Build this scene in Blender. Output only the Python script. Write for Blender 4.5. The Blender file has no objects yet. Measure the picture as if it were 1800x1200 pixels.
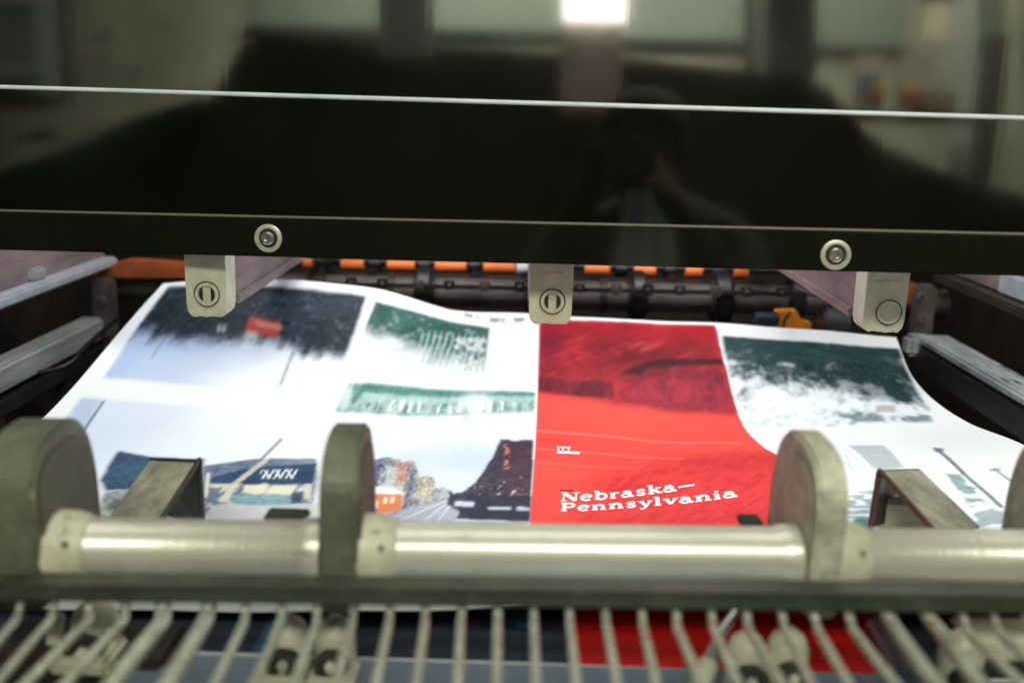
import bpy, bmesh, math, random
import numpy as np
from mathutils import Vector, Matrix
random.seed(7)

# ------------------------------------------------------------------ camera
scene = bpy.context.scene
FOC = 1750.0                      # focal length in layout units (1800 wide picture)
PITCH, YAW, ROLL = math.radians(13.2), math.radians(0.6), math.radians(-1.6)
cam_data = bpy.data.cameras.new('camera')
cam = bpy.data.objects.new('camera', cam_data)
scene.collection.objects.link(cam)
CAMROT = (Matrix.Rotation(YAW, 3, 'Z') @ Matrix.Rotation(math.pi/2 - PITCH, 3, 'X') @ Matrix.Rotation(-ROLL, 3, 'Z'))
CZ = 1.45
CAM = Vector((0, 0, CZ))
cam.matrix_world = Matrix.Translation(CAM) @ CAMROT.to_4x4()
cam_data.lens = 35.0
cam_data.sensor_width = 36.0
cam_data.clip_start = 0.01
cam_data.clip_end = 100
cam_data.dof.use_dof = True
cam_data.dof.focus_distance = 1.02
cam_data.dof.aperture_fstop = 2.9
scene.camera = cam

# ------------------------------------------------------------------ world, light, exposure
world = bpy.data.worlds.new('World'); scene.world = world; world.use_nodes = True
world.node_tree.nodes['Background'].inputs['Color'].default_value = (0.80, 0.86, 0.74, 1)
world.node_tree.nodes['Background'].inputs['Strength'].default_value = 0.05

def area_light(name, loc, target, sx, sy, power, col):
    d = bpy.data.lights.new(name, 'AREA'); d.shape = 'RECTANGLE'; d.size = sx; d.size_y = sy
    d.energy = power; d.color = col
    o = bpy.data.objects.new(name, d); scene.collection.objects.link(o)
    o.location = loc
    o.rotation_euler = (Vector(target) - Vector(loc)).to_track_quat('-Z', 'Y').to_euler()
    return o
# tube light fitted inside the press, above the falling sheet and behind the guard
area_light('press_tube_light', (0.0, 1.08, CZ + 0.17), (0.0, 0.86, CZ - 0.40), 1.3, 0.10, 5.0, (0.82, 0.91, 1.0))
area_light('sleeve_fill_light', (0.0, 1.36, CZ + 0.14), (0.0, 1.62, CZ - 0.22), 1.0, 0.05, 5.0, (1.0, 0.97, 0.92))  # added fill that brightens the orange sleeves, not a known lamp
# ceiling lights of the workshop behind the photographer, and an added fill over the press
area_light('ceiling_light', (0.25, -0.90, CZ + 1.10), (0.0, 0.65, CZ - 0.30), 1.5, 0.22, 36.0, (1.0, 0.97, 0.80))
area_light('fill_light_over_press', (0.1, 0.95, CZ + 1.45), (0.0, 0.1, CZ - 0.2), 1.6, 1.4, 14.0, (0.97, 1.0, 0.86))  # added fill to brighten the mirrored shirt and the shaft top
area_light('ceiling_light_rear', (0.0, -1.7, CZ + 1.25), (0.0, -2.7, CZ - 0.2), 3.0, 0.6, 150.0, (0.97, 1.0, 0.84))

scene.view_settings.view_transform = 'Standard'
scene.view_settings.look = 'None'
scene.view_settings.exposure = 0.0
scene.view_settings.gamma = 1.0
scene.view_settings.use_curve_mapping = False
scene.render.engine = 'CYCLES'
scene.cycles.use_denoising = True
scene.cycles.max_bounces = 8

# ------------------------------------------------------------------ layout helpers
def at(px, py, Y):
    """point of the place on the vertical plane y = Y, from a survey bearing (1800 x 1200 units)"""
    d = CAMROT @ Vector(((px - 900) / FOC, -(py - 600) / FOC, -1))
    return CAM + d * (Y / d.y)
GUARD_N = -(CAMROT @ Vector(((1110 - 900) / FOC, -(275 - 600) / FOC, -1))).normalized()
GUARD_P = at(900, 462, 0.93)
def mir(px, py, Y):
    """a point of the room behind the camera, found from where the guard mirrors it"""
    v = at(px, py, Y)
    return v - 2 * ((v - GUARD_P).dot(GUARD_N)) * GUARD_N
def on_guard(px, py, off=0.0):
    d = CAMROT @ Vector(((px - 900) / FOC, -(py - 600) / FOC, -1))
    k = (GUARD_P - CAM).dot(GUARD_N) / d.dot(GUARD_N)
    return CAM + d * k + GUARD_N * off

# ------------------------------------------------------------------ materials
MATS = {}
def mat(name, col, rough=0.5, metal=0.0, var=0.0, vscale=20.0, var_col=None, bump=0.0, bscale=200.0, ior=1.5, rough_var=0.0, stretch=None, emit=None, bstretch=None, grime=None):
    m = bpy.data.materials.new(name); m.use_nodes = True
    nt = m.node_tree; b = nt.nodes['Principled BSDF']
    b.inputs['Base Color'].default_value = (*col, 1); b.inputs['Roughness'].default_value = rough
    b.inputs['Metallic'].default_value = metal; b.inputs['IOR'].default_value = ior
    if emit:
        b.inputs['Emission Color'].default_value = (*emit[0], 1); b.inputs['Emission Strength'].default_value = emit[1]
    tc = nt.nodes.new('ShaderNodeTexCoord'); mp = nt.nodes.new('ShaderNodeMapping')
    geo = nt.nodes.new('ShaderNodeNewGeometry')
    nt.links.new(geo.outputs['Position'], mp.inputs['Vector'])
    if stretch: mp.inputs['Scale'].default_value = stretch
    if var > 0:
        n = nt.nodes.new('ShaderNodeTexNoise'); n.inputs['Scale'].default_value = vscale
        n.inputs['Detail'].default_value = 6; n.inputs['Roughness'].default_value = 0.65
        nt.links.new(mp.outputs['Vector'], n.inputs['Vector'])
        r = nt.nodes.new('ShaderNodeValToRGB')
        c2 = var_col or tuple(c * 0.35 for c in col)
        r.color_ramp.elements[0].position = 0.36; r.color_ramp.elements[0].color = (*c2, 1)
        r.color_ramp.elements[1].position = 0.36 + 0.30; r.color_ramp.elements[1].color = (*col, 1)
        nt.links.new(n.outputs['Fac'], r.inputs['Fac'])
        mx = nt.nodes.new('ShaderNodeMixRGB'); mx.inputs['Fac'].default_value = var
        mx.inputs['Color1'].default_value = (*col, 1)
        nt.links.new(r.outputs['Color'], mx.inputs['Color2'])
        nt.links.new(mx.outputs['Color'], b.inputs['Base Color'])
        if rough_var:
            mr = nt.nodes.new('ShaderNodeMapRange')
            mr.inputs['To Min'].default_value = min(1, rough + rough_var); mr.inputs['To Max'].default_value = max(0.02, rough - rough_var)
            nt.links.new(n.outputs['Fac'], mr.inputs['Value']); nt.links.new(mr.outputs['Result'], b.inputs['Roughness'])
    if grime and var > 0:      # ink spots and grease: (colour, scale, threshold, amount)
        gc, gs, gt, ga = grime
        n3 = nt.nodes.new('ShaderNodeTexNoise'); n3.inputs['Scale'].default_value = gs; n3.inputs['Detail'].default_value = 8; n3.inputs['Roughness'].default_value = 0.7
        nt.links.new(mp.outputs['Vector'], n3.inputs['Vector'])
        mr3 = nt.nodes.new('ShaderNodeMapRange'); mr3.inputs['From Min'].default_value = gt; mr3.inputs['From Max'].default_value = gt + 0.10; mr3.inputs['To Max'].default_value = ga
        nt.links.new(n3.outputs['Fac'], mr3.inputs['Value'])
        mx3 = nt.nodes.new('ShaderNodeMixRGB'); mx3.inputs['Color2'].default_value = (*gc, 1)
        nt.links.new(mx.outputs['Color'], mx3.inputs['Color1']); nt.links.new(mr3.outputs['Result'], mx3.inputs['Fac']); nt.links.new(mx3.outputs['Color'], b.inputs['Base Color'])
    if bump > 0:
        n2 = nt.nodes.new('ShaderNodeTexNoise'); n2.inputs['Scale'].default_value = bscale; n2.inputs['Detail'].default_value = 4
        if bstretch:
            mp2 = nt.nodes.new('ShaderNodeMapping'); mp2.inputs['Scale'].default_value = bstretch
            nt.links.new(geo.outputs['Position'], mp2.inputs['Vector']); nt.links.new(mp2.outputs['Vector'], n2.inputs['Vector'])
        else: nt.links.new(mp.outputs['Vector'], n2.inputs['Vector'])
        bp = nt.nodes.new('ShaderNodeBump'); bp.inputs['Strength'].default_value = bump; bp.inputs['Distance'].default_value = 0.002
        nt.links.new(n2.outputs['Fac'], bp.inputs['Height']); nt.links.new(bp.outputs['Normal'], b.inputs['Normal'])
    MATS[name] = m
    return m
mat('cream_paint', (0.56, 0.56, 0.43), 0.42, 0, 0.5, 45, (0.26, 0.26, 0.18), 0.25, 260, grime=((0.10, 0.10, 0.07), 80, 0.58, 0.8))
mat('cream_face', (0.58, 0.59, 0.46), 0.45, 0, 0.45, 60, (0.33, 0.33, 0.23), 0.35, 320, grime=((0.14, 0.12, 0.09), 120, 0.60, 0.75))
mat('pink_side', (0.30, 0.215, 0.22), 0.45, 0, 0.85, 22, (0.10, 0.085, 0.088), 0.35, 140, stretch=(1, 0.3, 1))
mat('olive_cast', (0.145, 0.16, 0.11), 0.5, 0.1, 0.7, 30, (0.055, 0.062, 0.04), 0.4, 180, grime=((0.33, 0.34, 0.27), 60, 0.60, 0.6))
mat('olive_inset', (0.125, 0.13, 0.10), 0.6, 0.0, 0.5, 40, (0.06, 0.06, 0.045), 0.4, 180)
mat('dark_edge', (0.03, 0.03, 0.028), 0.5)
mat('bar_metal', (0.64, 0.64, 0.56), 0.33, 0.42, 0.5, 38, (0.40, 0.41, 0.33), 0.22, 60, rough_var=0.16, stretch=(0.35, 1, 1), bstretch=(9, 0.6, 0.6), grime=((0.16, 0.165, 0.12), 70, 0.60, 0.55))
mat('beam_dark', (0.052, 0.058, 0.042), 0.5, 0.0, 0.8, 26, (0.016, 0.018, 0.012), 0.4, 160, grime=((0.17, 0.18, 0.13), 50, 0.60, 0.5))
mat('wire_paint', (0.62, 0.65, 0.55), 0.28, 0.35, 0.65, 55, (0.24, 0.25, 0.17), 0.3, 200, rough_var=0.1, grime=((0.10, 0.10, 0.07), 90, 0.57, 0.8))
mat('black_metal', (0.012, 0.012, 0.011), 0.45, 0, 0.5, 30, (0.03, 0.028, 0.024))
mat('dark_brown', (0.035, 0.028, 0.024), 0.5, 0, 0.7, 18, (0.010, 0.008, 0.007))
mat('grey_drum', (0.12, 0.10, 0.095), 0.5, 0.1, 0.7, 25, (0.035, 0.028, 0.026))
mat('rail_grey', (0.55, 0.57, 0.56), 0.38, 0.3, 0.8, 50, (0.20, 0.21, 0.20), 0.25, 120, stretch=(1, 0.10, 1), grime=((0.05, 0.05, 0.045), 40, 0.60, 0.8))
mat('rail_worn', (0.55, 0.58, 0.58), 0.42, 0.25, 0.75, 60, (0.22, 0.235, 0.24), 0.3, 160, stretch=(1, 0.16, 1), grime=((0.05, 0.055, 0.055), 80, 0.53, 0.9))
mat('rail_pale', (0.50, 0.53, 0.56), 0.4, 0.1, 0.5, 40, (0.26, 0.27, 0.29), 0.3, 200)
mat('orange_sleeve', (0.92, 0.22, 0.045), 0.42, 0, 0.35, 60, (0.55, 0.10, 0.02), 0.2, 150)
mat('orange_dull', (0.50, 0.12, 0.03), 0.5, 0, 0.6, 40, (0.16, 0.04, 0.02))
mat('orange_bright', (0.95, 0.30, 0.02), 0.4, 0, 0.2, 60)
mat('rubber_black', (0.008, 0.008, 0.009), 0.45)
mat('ink_blue', (0.02, 0.035, 0.05), 0.35)
mat('plate_blue', (0.20, 0.27, 0.36), 0.42, 0.35, 0.4, 22, (0.20, 0.26, 0.33), 0.15, 260, stretch=(1, 0.4, 1))
mat('white_plastic', (0.75, 0.76, 0.78), 0.4)
mat('steel', (0.55, 0.56, 0.55), 0.28, 0.85, 0.4, 50, (0.3, 0.3, 0.3))
mat('paper_white', (0.86, 0.87, 0.88), 0.6)
mat('text_white', (0.92, 0.90, 0.90), 0.5)
mat('text_dark', (0.10, 0.012, 0.012), 0.5)
mat('acrylic', (0.003, 0.0035, 0.0022), 0.05, 0, 0.3, 9, (0.012, 0.013, 0.010), 0.018, 55, ior=2.75, rough_var=0.05, bstretch=(1, 1, 0.05), grime=((0.030, 0.032, 0.026), 160, 0.66, 0.5))
mat('guard_rail', (0.010, 0.012, 0.007), 0.07, 0, 0.5, 16, (0.005, 0.006, 0.004), ior=2.6)
mat('guard_line', (0.15, 0.155, 0.10), 0.5)
mat('edge_highlight', (0.78, 0.86, 0.90), 0.25, 0, 0.5, 30, (0.45, 0.52, 0.55))
mat('washer', (0.62, 0.62, 0.50), 0.35, 0.3, 0.4, 120, (0.3, 0.3, 0.22))
mat('maroon_edge', (0.10, 0.035, 0.03), 0.5, 0, 0.5, 60)
mat('wedge_paint', (0.55, 0.55, 0.44), 0.5, 0.1, 0.7, 45, (0.17, 0.175, 0.125), 0.4, 220)
# room behind the photographer
mat('wall_beige', (0.48, 0.48, 0.36), 0.8, 0, 0.8, 2.6, (0.22, 0.22, 0.16), 0.2, 30)
mat('window_pane', (0.29, 0.335, 0.27), 0.5, 0, 0.6, 2.0, (0.19, 0.22, 0.18))
mat('column_grey', (0.26, 0.285, 0.255), 0.7, 0, 0.4, 3.0, (0.17, 0.19, 0.165))
mat('column_pink', (0.42, 0.33, 0.28), 0.7, 0, 0.3, 3.0)
mat('lamp_glow', (0.9, 0.9, 0.85), 0.5, emit=((1.0, 0.96, 0.82), 7.0))
mat('dark_housing', (0.012, 0.010, 0.009), 0.7, 0, 0.6, 1.6, (0.028, 0.016, 0.014))
mat('dark_green', (0.030, 0.042, 0.034), 0.8, 0, 0.6, 5, (0.014, 0.02, 0.016))
mat('notice_paper', (0.55, 0.58, 0.54), 0.7, 0, 0.4, 4, (0.30, 0.33, 0.30))
mat('tag_paper', (0.34, 0.29, 0.19), 0.7, 0, 0.3, 8)
mat('box_blue', (0.012, 0.035, 0.11), 0.5); mat('box_yellow', (0.30, 0.19, 0.02), 0.5)
mat('box_red', (0.15, 0.026, 0.015), 0.5); mat('box_cream', (0.17, 0.155, 0.115), 0.6); mat('box_brown', (0.09, 0.06, 0.035), 0.7)
mat('shelf_cream', (0.22, 0.21, 0.145), 0.6)
mat('ink_mark', (0.07, 0.065, 0.05), 0.8)
mat('jacket', (0.008, 0.008, 0.009), 0.9); mat('skin', (0.14, 0.10, 0.07), 0.55); mat('hair', (0.012, 0.010, 0.008), 0.6)
mat('floor_grey', (0.16, 0.16, 0.14), 0.7, 0, 0.6, 2)

# ------------------------------------------------------------------ mesh helpers
COL = scene.collection
def link(name, me, m=None, parent=None, smooth=False):
    o = bpy.data.objects.new(name, me); COL.objects.link(o)
    if m: me.materials.append(MATS[m])
    if parent: o.parent = parent
    if smooth: me.polygons.foreach_set('use_smooth', [True] * len(me.polygons))
    return o
def obj(name, bm, m, parent=None, smooth=False, bevel=0.0, seg=2):
    bmesh.ops.recalc_face_normals(bm, faces=bm.faces)
    if bevel > 0:
        es = [e for e in bm.edges if len(e.link_faces) == 2 and e.calc_face_angle(0) > 0.5]
        bmesh.ops.bevel(bm, geom=es, offset=bevel, segments=seg, affect='EDGES', clamp_overlap=True)
    me = bpy.data.meshes.new(name); bm.to_mesh(me); bm.free()
    o = link(name, me, m, parent)
    if smooth:
        me.polygons.foreach_set('use_smooth', [True] * len(me.polygons))
        try: me.set_sharp_from_angle(angle=math.radians(40))
        except Exception: pass
    return o
def thing(name, label, cat, group=None):
    o = bpy.data.objects.new(name, None); COL.objects.link(o); o.empty_display_size = 0.02
    o['label'] = label; o['category'] = cat
    if group: o['group'] = group
    return o
def tag(o, label, cat, group=None):
    o['label'] = label; o['category'] = cat
    if group: o['group'] = group
    return o
def struct(o): o['kind'] = 'structure'; return o
def prism(pts, vec, bm=None):
    """polygon pts extruded by vec (both sides closed)"""
    bm = bm or bmesh.new(); vec = Vector(vec)
    a = [bm.verts.new(Vector(p)) for p in pts]; b = [bm.verts.new(Vector(p) + vec) for p in pts]
    n = len(pts)
    bm.faces.new(a); bm.faces.new(b[::-1])
    for i in range(n): bm.faces.new((a[i], b[i], b[(i+1) % n], a[(i+1) % n]))
    return bm
def hexa(q0, q1, bm=None):
    bm = bm or bmesh.new()
    a = [bm.verts.new(Vector(p)) for p in q0]; b = [bm.verts.new(Vector(p)) for p in q1]
    bm.faces.new(a); bm.faces.new(b[::-1])
    for i in range(4): bm.faces.new((a[i], b[i], b[(i+1) % 4], a[(i+1) % 4]))
    return bm
def box(c, s, rot=None, bm=None):
    bm = bm or bmesh.new()
    M = Matrix.Translation(Vector(c)) @ (rot.to_4x4() if rot else Matrix.Identity(4)) @ Matrix.Diagonal((*s, 1))
    bmesh.ops.create_cube(bm, size=1, matrix=M); return bm
def frame(ax, up=Vector((0, 0, 1))):
    z = Vector(ax).normalized(); x = up.cross(z)
    if x.length < 1e-4: x = Vector((1, 0, 0)).cross(z)
    x.normalize(); y = z.cross(x)
    return Matrix((x, y, z)).transposed()
def lathe(p0, axis, prof, seg=40, bm=None, caps=True):
    """prof: list of (distance along axis, radius)"""
    bm = bm or bmesh.new(); R = frame(axis); p0 = Vector(p0); rings = []
    for (d, r) in prof:
        if r < 1e-6: rings.append([bm.verts.new(p0 + R @ Vector((0, 0, d)))])
        else: rings.append([bm.verts.new(p0 + R @ Vector((r*math.cos(2*math.pi*k/seg), r*math.sin(2*math.pi*k/seg), d))) for k in range(seg)])
    for a, b in zip(rings, rings[1:]):
        for k in range(seg):
            j = (k+1) % seg
            if len(a) == 1 and len(b) == 1: continue
            if len(a) == 1: bm.faces.new((a[0], b[j], b[k]))
            elif len(b) == 1: bm.faces.new((a[k], a[j], b[0]))
            else: bm.faces.new((a[k], a[j], b[j], b[k]))
    for r in (rings[0], rings[-1]) if caps else ():
        if len(r) > 1:
            try: bm.faces.new(r)
            except ValueError: pass
    return bm
def rod(p0, p1, r, seg=24, bm=None, ch=0.0):
    p0, p1 = Vector(p0), Vector(p1); L = (p1 - p0).length
    pr = [(0, r), (L, r)] if not ch else [(0, r - ch), (ch, r), (L - ch, r), (L, r - ch)]
    return lathe(p0, p1 - p0, pr, seg, bm)
def tube(path, radii, seg=12, bm=None):
    """round wire swept along a path, smoothed by Catmull-Rom"""
    bm = bm or bmesh.new(); P = [Vector(p) for p in path]
    if not hasattr(radii, '__len__'): radii = [radii] * len(P)
    rings = []
    for i, p in enumerate(P):
        d = (P[min(i+1, len(P)-1)] - P[max(i-1, 0)])
        R = frame(d, Vector((1, 0, 0)))
        rings.append([bm.verts.new(p + R @ Vector((radii[i]*math.cos(2*math.pi*k/seg), radii[i]*math.sin(2*math.pi*k/seg), 0))) for k in range(seg)])
    for a, b in zip(rings, rings[1:]):
        for k in range(seg):
            j = (k+1) % seg; bm.faces.new((a[k], a[j], b[j], b[k]))
    bm.faces.new(rings[0]); bm.faces.new(rings[-1][::-1])
    return bm
def smooth_path(P, n=6):
    P = [Vector(p) for p in P]; out = []
    for i in range(len(P)-1):
        p0, p1, p2, p3 = P[max(i-1, 0)], P[i], P[i+1], P[min(i+2, len(P)-1)]
        for k in range(n):
            t = k / n
            out.append(0.5*((2*p1) + (p2-p0)*t + (2*p0-5*p1+4*p2-p3)*t*t + (3*p1-p0-3*p2+p3)*t**3))
    out.append(P[-1]); return out
def beam(p0, p1, w, h, bm=None, up=Vector((0, 0, 1))):
    """rectangular bar whose TOP centre line runs p0 -> p1"""
    p0, p1 = Vector(p0), Vector(p1); d = (p1 - p0).normalized(); x = d.cross(up).normalized(); u = x.cross(d)
    q = lambda p: [p - x*w/2, p + x*w/2, p + x*w/2 - u*h, p - x*w/2 - u*h]
    return hexa(q(p0), q(p1), bm)
# ================================================================== press body (setting)
V = Vector
struct(obj('press_back_wall', box((0, 2.25, CZ - 0.2), (2.6, 0.06, 1.3)), 'dark_brown'))
for sx in (-1, 1):
    o = struct(obj('press_side_wall_left' if sx < 0 else 'press_side_wall_right', box((sx*0.86, 1.50, CZ - 0.45), (0.05, 1.42, 1.0)), 'dark_brown'))
struct(obj('press_roof', box((0, 1.62, CZ + 0.24), (1.66, 1.18, 0.04)), 'dark_brown'))

# ------------------------------------------------------------------ guard panels
def guard_poly(pts, off, th): return prism([on_guard(x, y, off) for x, y in pts], -GUARD_N * th)
g = thing('guard_panel', 'glossy black lower guard panel with pale painted highlight on its polished top edge and two round screws', 'guard panel', 'glossy guard panels')
obj('acrylic_sheet', guard_poly([(-120, 436), (1920, 488), (1920, 212), (-120, 148)], 0, 0.006), 'acrylic', g)
p0, p1 = on_guard(-120, 149.5, 0.001), on_guard(1920, 211.5, 0.001)
obj('edge_highlight', rod(p0, p1, 0.0021, 12), 'edge_highlight', g, True)  # pale rod: light caught by the acrylic edge, put into colour
r = obj('bottom_rail', guard_poly([(-120, 435), (1920, 487), (1920, 416), (-120, 369)], 0.005, 0.0046), 'guard_rail', g, bevel=0.0012)
obj('rail_edge_glint', rod(on_guard(-120, 367, 0.0035), on_guard(1920, 414, 0.0035), 0.0013, 10), 'guard_line', r, True)  # olive rod painted as the reflection along the rail's top edge
for (x, y) in ((475, 418), (1467, 447)):
    c = on_guard(x, y, 0.005)
    s = obj('screw', lathe(c, GUARD_N, [(0.0, 0.0066), (0.0030, 0.0064), (0.0042, 0.0050), (0.0042, 0.0030), (0.002, 0.0028), (0.002, 0.0)], 32), 'steel', g, True)
    obj('washer', lathe(c, GUARD_N, [(0.0, 0.0136), (0.0015, 0.0134), (0.0019, 0.0126), (0.0019, 0.0098), (0.0008, 0.0092), (0.0003, 0.0070)], 40), 'washer', s, True)
    obj('screw_socket', lathe(c + GUARD_N*0.0005, GUARD_N, [(0.0, 0.0066), (0.0, 0.0092), (0.0006, 0.0090), (0.0006, 0.0066)], 32, caps=False), 'black_metal', s, True)
g = thing('guard_panel', 'glossy black upper guard panel above the pale horizontal edge', 'guard panel', 'glossy guard panels')
obj('acrylic_sheet', guard_poly([(-160, 144), (1960, 208), (1960, -420), (-160, -420)], -0.002, 0.006), 'acrylic', g)

# ------------------------------------------------------------------ guide bars under the guard
_rb = random.Random(5)
def guide_bar(x0, x1, ytop, ybot, ctr, label, slots, side, yoff=0):
    Y = 0.985
    g = thing('guide_bar', label, 'guide bar', 'cream guide bars hanging behind the guard')
    a, b = at(x0, ytop, Y), at(x1, ytop, Y)
    w = (b - a).length; zt = a.z + 0.09; zb = at((x0+x1)/2, ybot, Y).z; cx = (a.x + b.x)/2
    c = 0.005
    prof = [(-w/2, zt), (w/2, zt), (w/2 - 0.0015, zb + 0.012), (w/2 - 0.003, zb + 0.004), (w/2 - 0.007, zb)] + [(w/2 - 0.007 - (w - 0.014)*k/14 , zb + _rb.uniform(-0.0007, 0.0009)) for k in range(1, 14)] + [(-w/2 + 0.007, zb), (-w/2 + 0.003, zb + 0.004), (-w/2 + 0.0015, zb + 0.012)]
    obj('end_block', prism([(cx + px, Y, pz) for px, pz in prof], (0, 0.034, 0)), 'cream_face', g, bevel=0.0007)
    w2 = w*0.80
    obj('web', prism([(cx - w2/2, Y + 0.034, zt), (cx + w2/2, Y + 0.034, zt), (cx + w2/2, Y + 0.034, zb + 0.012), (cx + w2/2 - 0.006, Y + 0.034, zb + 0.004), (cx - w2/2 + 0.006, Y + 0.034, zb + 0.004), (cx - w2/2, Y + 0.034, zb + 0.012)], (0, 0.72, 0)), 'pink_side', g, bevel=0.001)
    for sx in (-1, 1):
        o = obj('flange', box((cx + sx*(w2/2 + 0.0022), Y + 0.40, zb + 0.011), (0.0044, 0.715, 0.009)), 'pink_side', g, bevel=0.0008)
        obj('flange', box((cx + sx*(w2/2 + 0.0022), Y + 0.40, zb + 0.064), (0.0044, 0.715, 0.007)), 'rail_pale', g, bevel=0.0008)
    # fastener
    cc = at(ctr[0], ctr[1], Y); n = V((0, -1, 0)); R = 0.0146
    f = obj('fastener', lathe(cc, n, [(0, R), (0.0010, R), (0.0010, R*0.92), (-0.0, R*0.88), (-0.0, R*0.84), (0.0022, R*0.80), (0.0026, R*0.62), (0.0004, R*0.56), (0.0004, 0.0)], 40), 'cream_paint', g, True)
    obj('groove_shade', lathe(cc + n*0.0002, n, [(0, R*0.80), (0, R*0.94), (0.0005, R*0.94), (0.0005, R*0.80)], 40, caps=False), 'black_metal', f, True)  # black ring stands in for the shade in the groove
    if slots:
        for sx in (-1, 1):
            ang = [math.radians(-68 + 136*k/12) for k in range(13)]
            pts = [cc + n*0.0006 + V((sx*(0.0016 + (R*0.55 - 0.0016)*math.cos(t)), 0, R*0.56*math.sin(t))) for t in ang]
            obj('slot_shade', prism(pts, n*0.0004), 'black_metal', f)  # thin black piece stands in for the dark of a recessed slot
    # worn number strip at the top of the block
    for k in range(6):
        q = at(x0 + (x1-x0)*(0.24 + 0.09*k), ytop + 16, Y)
        obj('stamped_mark', box(q + V((0, -0.0003, _rb.uniform(-.0006, .0006))), (_rb.uniform(.0014, .0034), 0.0006, _rb.uniform(.0006, .0014))), 'wedge_paint', g)
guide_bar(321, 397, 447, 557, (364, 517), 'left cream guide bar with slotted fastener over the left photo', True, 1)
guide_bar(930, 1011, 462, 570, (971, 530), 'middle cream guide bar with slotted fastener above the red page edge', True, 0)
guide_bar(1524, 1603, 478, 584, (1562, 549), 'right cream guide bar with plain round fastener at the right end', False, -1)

# ------------------------------------------------------------------ rollers at the back of the delivery
g = thing('roller_shaft', 'row of orange sleeves on a dark shaft under the guard edge', 'roller')
sl = [(533, 551), (600, 640), (681, 730), (765, 820), (850, 906), (1027, 1071), (1114, 1152), (1204, 1234), (1289, 1315)]
yy = lambda x: 457.5 + (x - 540) * 0.0215
YS = 1.62
obj('shaft', rod(at(380, yy(380), YS), at(1420, yy(1420), YS), 0.0062, 20), 'black_metal', g, True)
for a, b in sl:
    obj('sleeve', rod(at(a, yy(a) + 5, YS), at(b, yy(b) + 5, YS), 0.0100, 24, ch=0.001), 'orange_sleeve', g, True)
obj('white_spacer', rod(at(908, yy(908) + 5, YS), at(929, yy(929) + 5, YS), 0.0100, 24, ch=0.001), 'white_plastic', g, True)
for a, b in zip(sl, sl[1:]):
    if a[1] > 900: 
        pass
    m = (a[1] + b[0]) / 2
    obj('collar', rod(at(m - 12, yy(m) + 4, YS), at(m + 10, yy(m) + 4, YS), 0.0125, 20, ch=0.002), 'rubber_black', g, True)

g = thing('transfer_drum', 'grey brown cross drum with black wheels behind the sheet', 'roller')
yd = lambda x: 514 + (x - 800) * 0.024
YD = 1.52
obj('drum', rod(at(170, yd(170), YD), at(1660, yd(1660), YD), 0.0225, 32), 'grey_drum', g, True)
for x, w, rr in ((748, 26, 0.040), (935, 18, 0.036), (1120, 24, 0.041), (1266, 28, 0.044), (1395, 22, 0.036), (1478, 40, 0.040), (560, 22, 0.036), (330, 24, 0.036)):
    w_ = obj('wheel', rod(at(x - w/2, yd(x), YD), at(x + w/2, yd(x), YD), rr, 36, ch=0.003), 'rubber_black', g, True)
    obj('rim', rod(at(x - w/2 - 5, yd(x), YD), at(x + w/2 + 5, yd(x), YD), rr*0.70, 30, ch=0.002), 'dark_brown', w_, True)
for x in (690, 1060):
    obj('drum_ring', rod(at(x - 6, yd(x), YD), at(x + 6, yd(x), YD), 0.0255, 32, ch=0.001), 'dark_brown', g, True)
g = thing('cross_bar', 'thin dark cross bar running below the orange sleeves', 'bar')
obj('rod', beam(at(420, 476, 1.57), at(1400, 497, 1.57), 0.02, 0.012), 'dark_brown', g, bevel=0.002)
for x in (585, 655, 745, 835, 925, 1045, 1180, 1330):
    obj('clip', box(at(x, 481 + (x-420)*0.0215, 1.555), (0.016, 0.012, 0.028)), 'black_metal', g, bevel=0.003)

tag(obj('orange_cover', prism([at(150, 476, 1.48), at(215, 460, 1.48), at(330, 468, 1.48), at(330, 492, 1.48), at(190, 492, 1.48), at(165, 498, 1.48)], (0, 0.05, 0)), 'orange_dull', bevel=0.004),
    'dull orange cover behind the left guide bar', 'cover', 'orange covers beside the drum')
tag(obj('orange_cover', prism([at(1600, 496, 1.46), at(1640, 512, 1.46), at(1648, 540, 1.46), at(1612, 548, 1.46), at(1600, 540, 1.46)], (0, 0.05, 0)), 'orange_dull', bevel=0.004),
    'dull orange cover right of the right guide bar', 'cover', 'orange covers beside the drum')
g = thing('sensor_plug', 'bright orange plug with dark blue cable end above the right photo', 'sensor')
YP = 1.38
obj('cable_end', rod(at(1326, 559, YP), at(1368, 560, YP), 0.0090, 20, ch=0.002), 'ink_blue', g, True)
obj('plug_body', prism([at(1366, 547, YP), at(1400, 546, YP), at(1408, 560, YP), at(1418, 566, YP), at(1427, 568, YP), at(1426, 581, YP), at(1366, 577, YP)], (0, 0.02, 0)), 'orange_bright', g, bevel=0.001)
obj('seam', tube([at(1389, 547, YP) + V((0, -0.0008, 0)), at(1380, 560, YP) + V((0, -0.0008, 0)), at(1376, 577, YP) + V((0, -0.0008, 0))], 0.0016, 8), 'rubber_black', g)
obj('pulley', rod(at(1440, 568, 1.36), at(1490, 570, 1.36), 0.026, 30, ch=0.004), 'rubber_black', g, True)
obj('bracket', box(at(1480, 572, 1.40), (0.014, 0.01, 0.035)), 'orange_dull', g, bevel=0.002)

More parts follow.
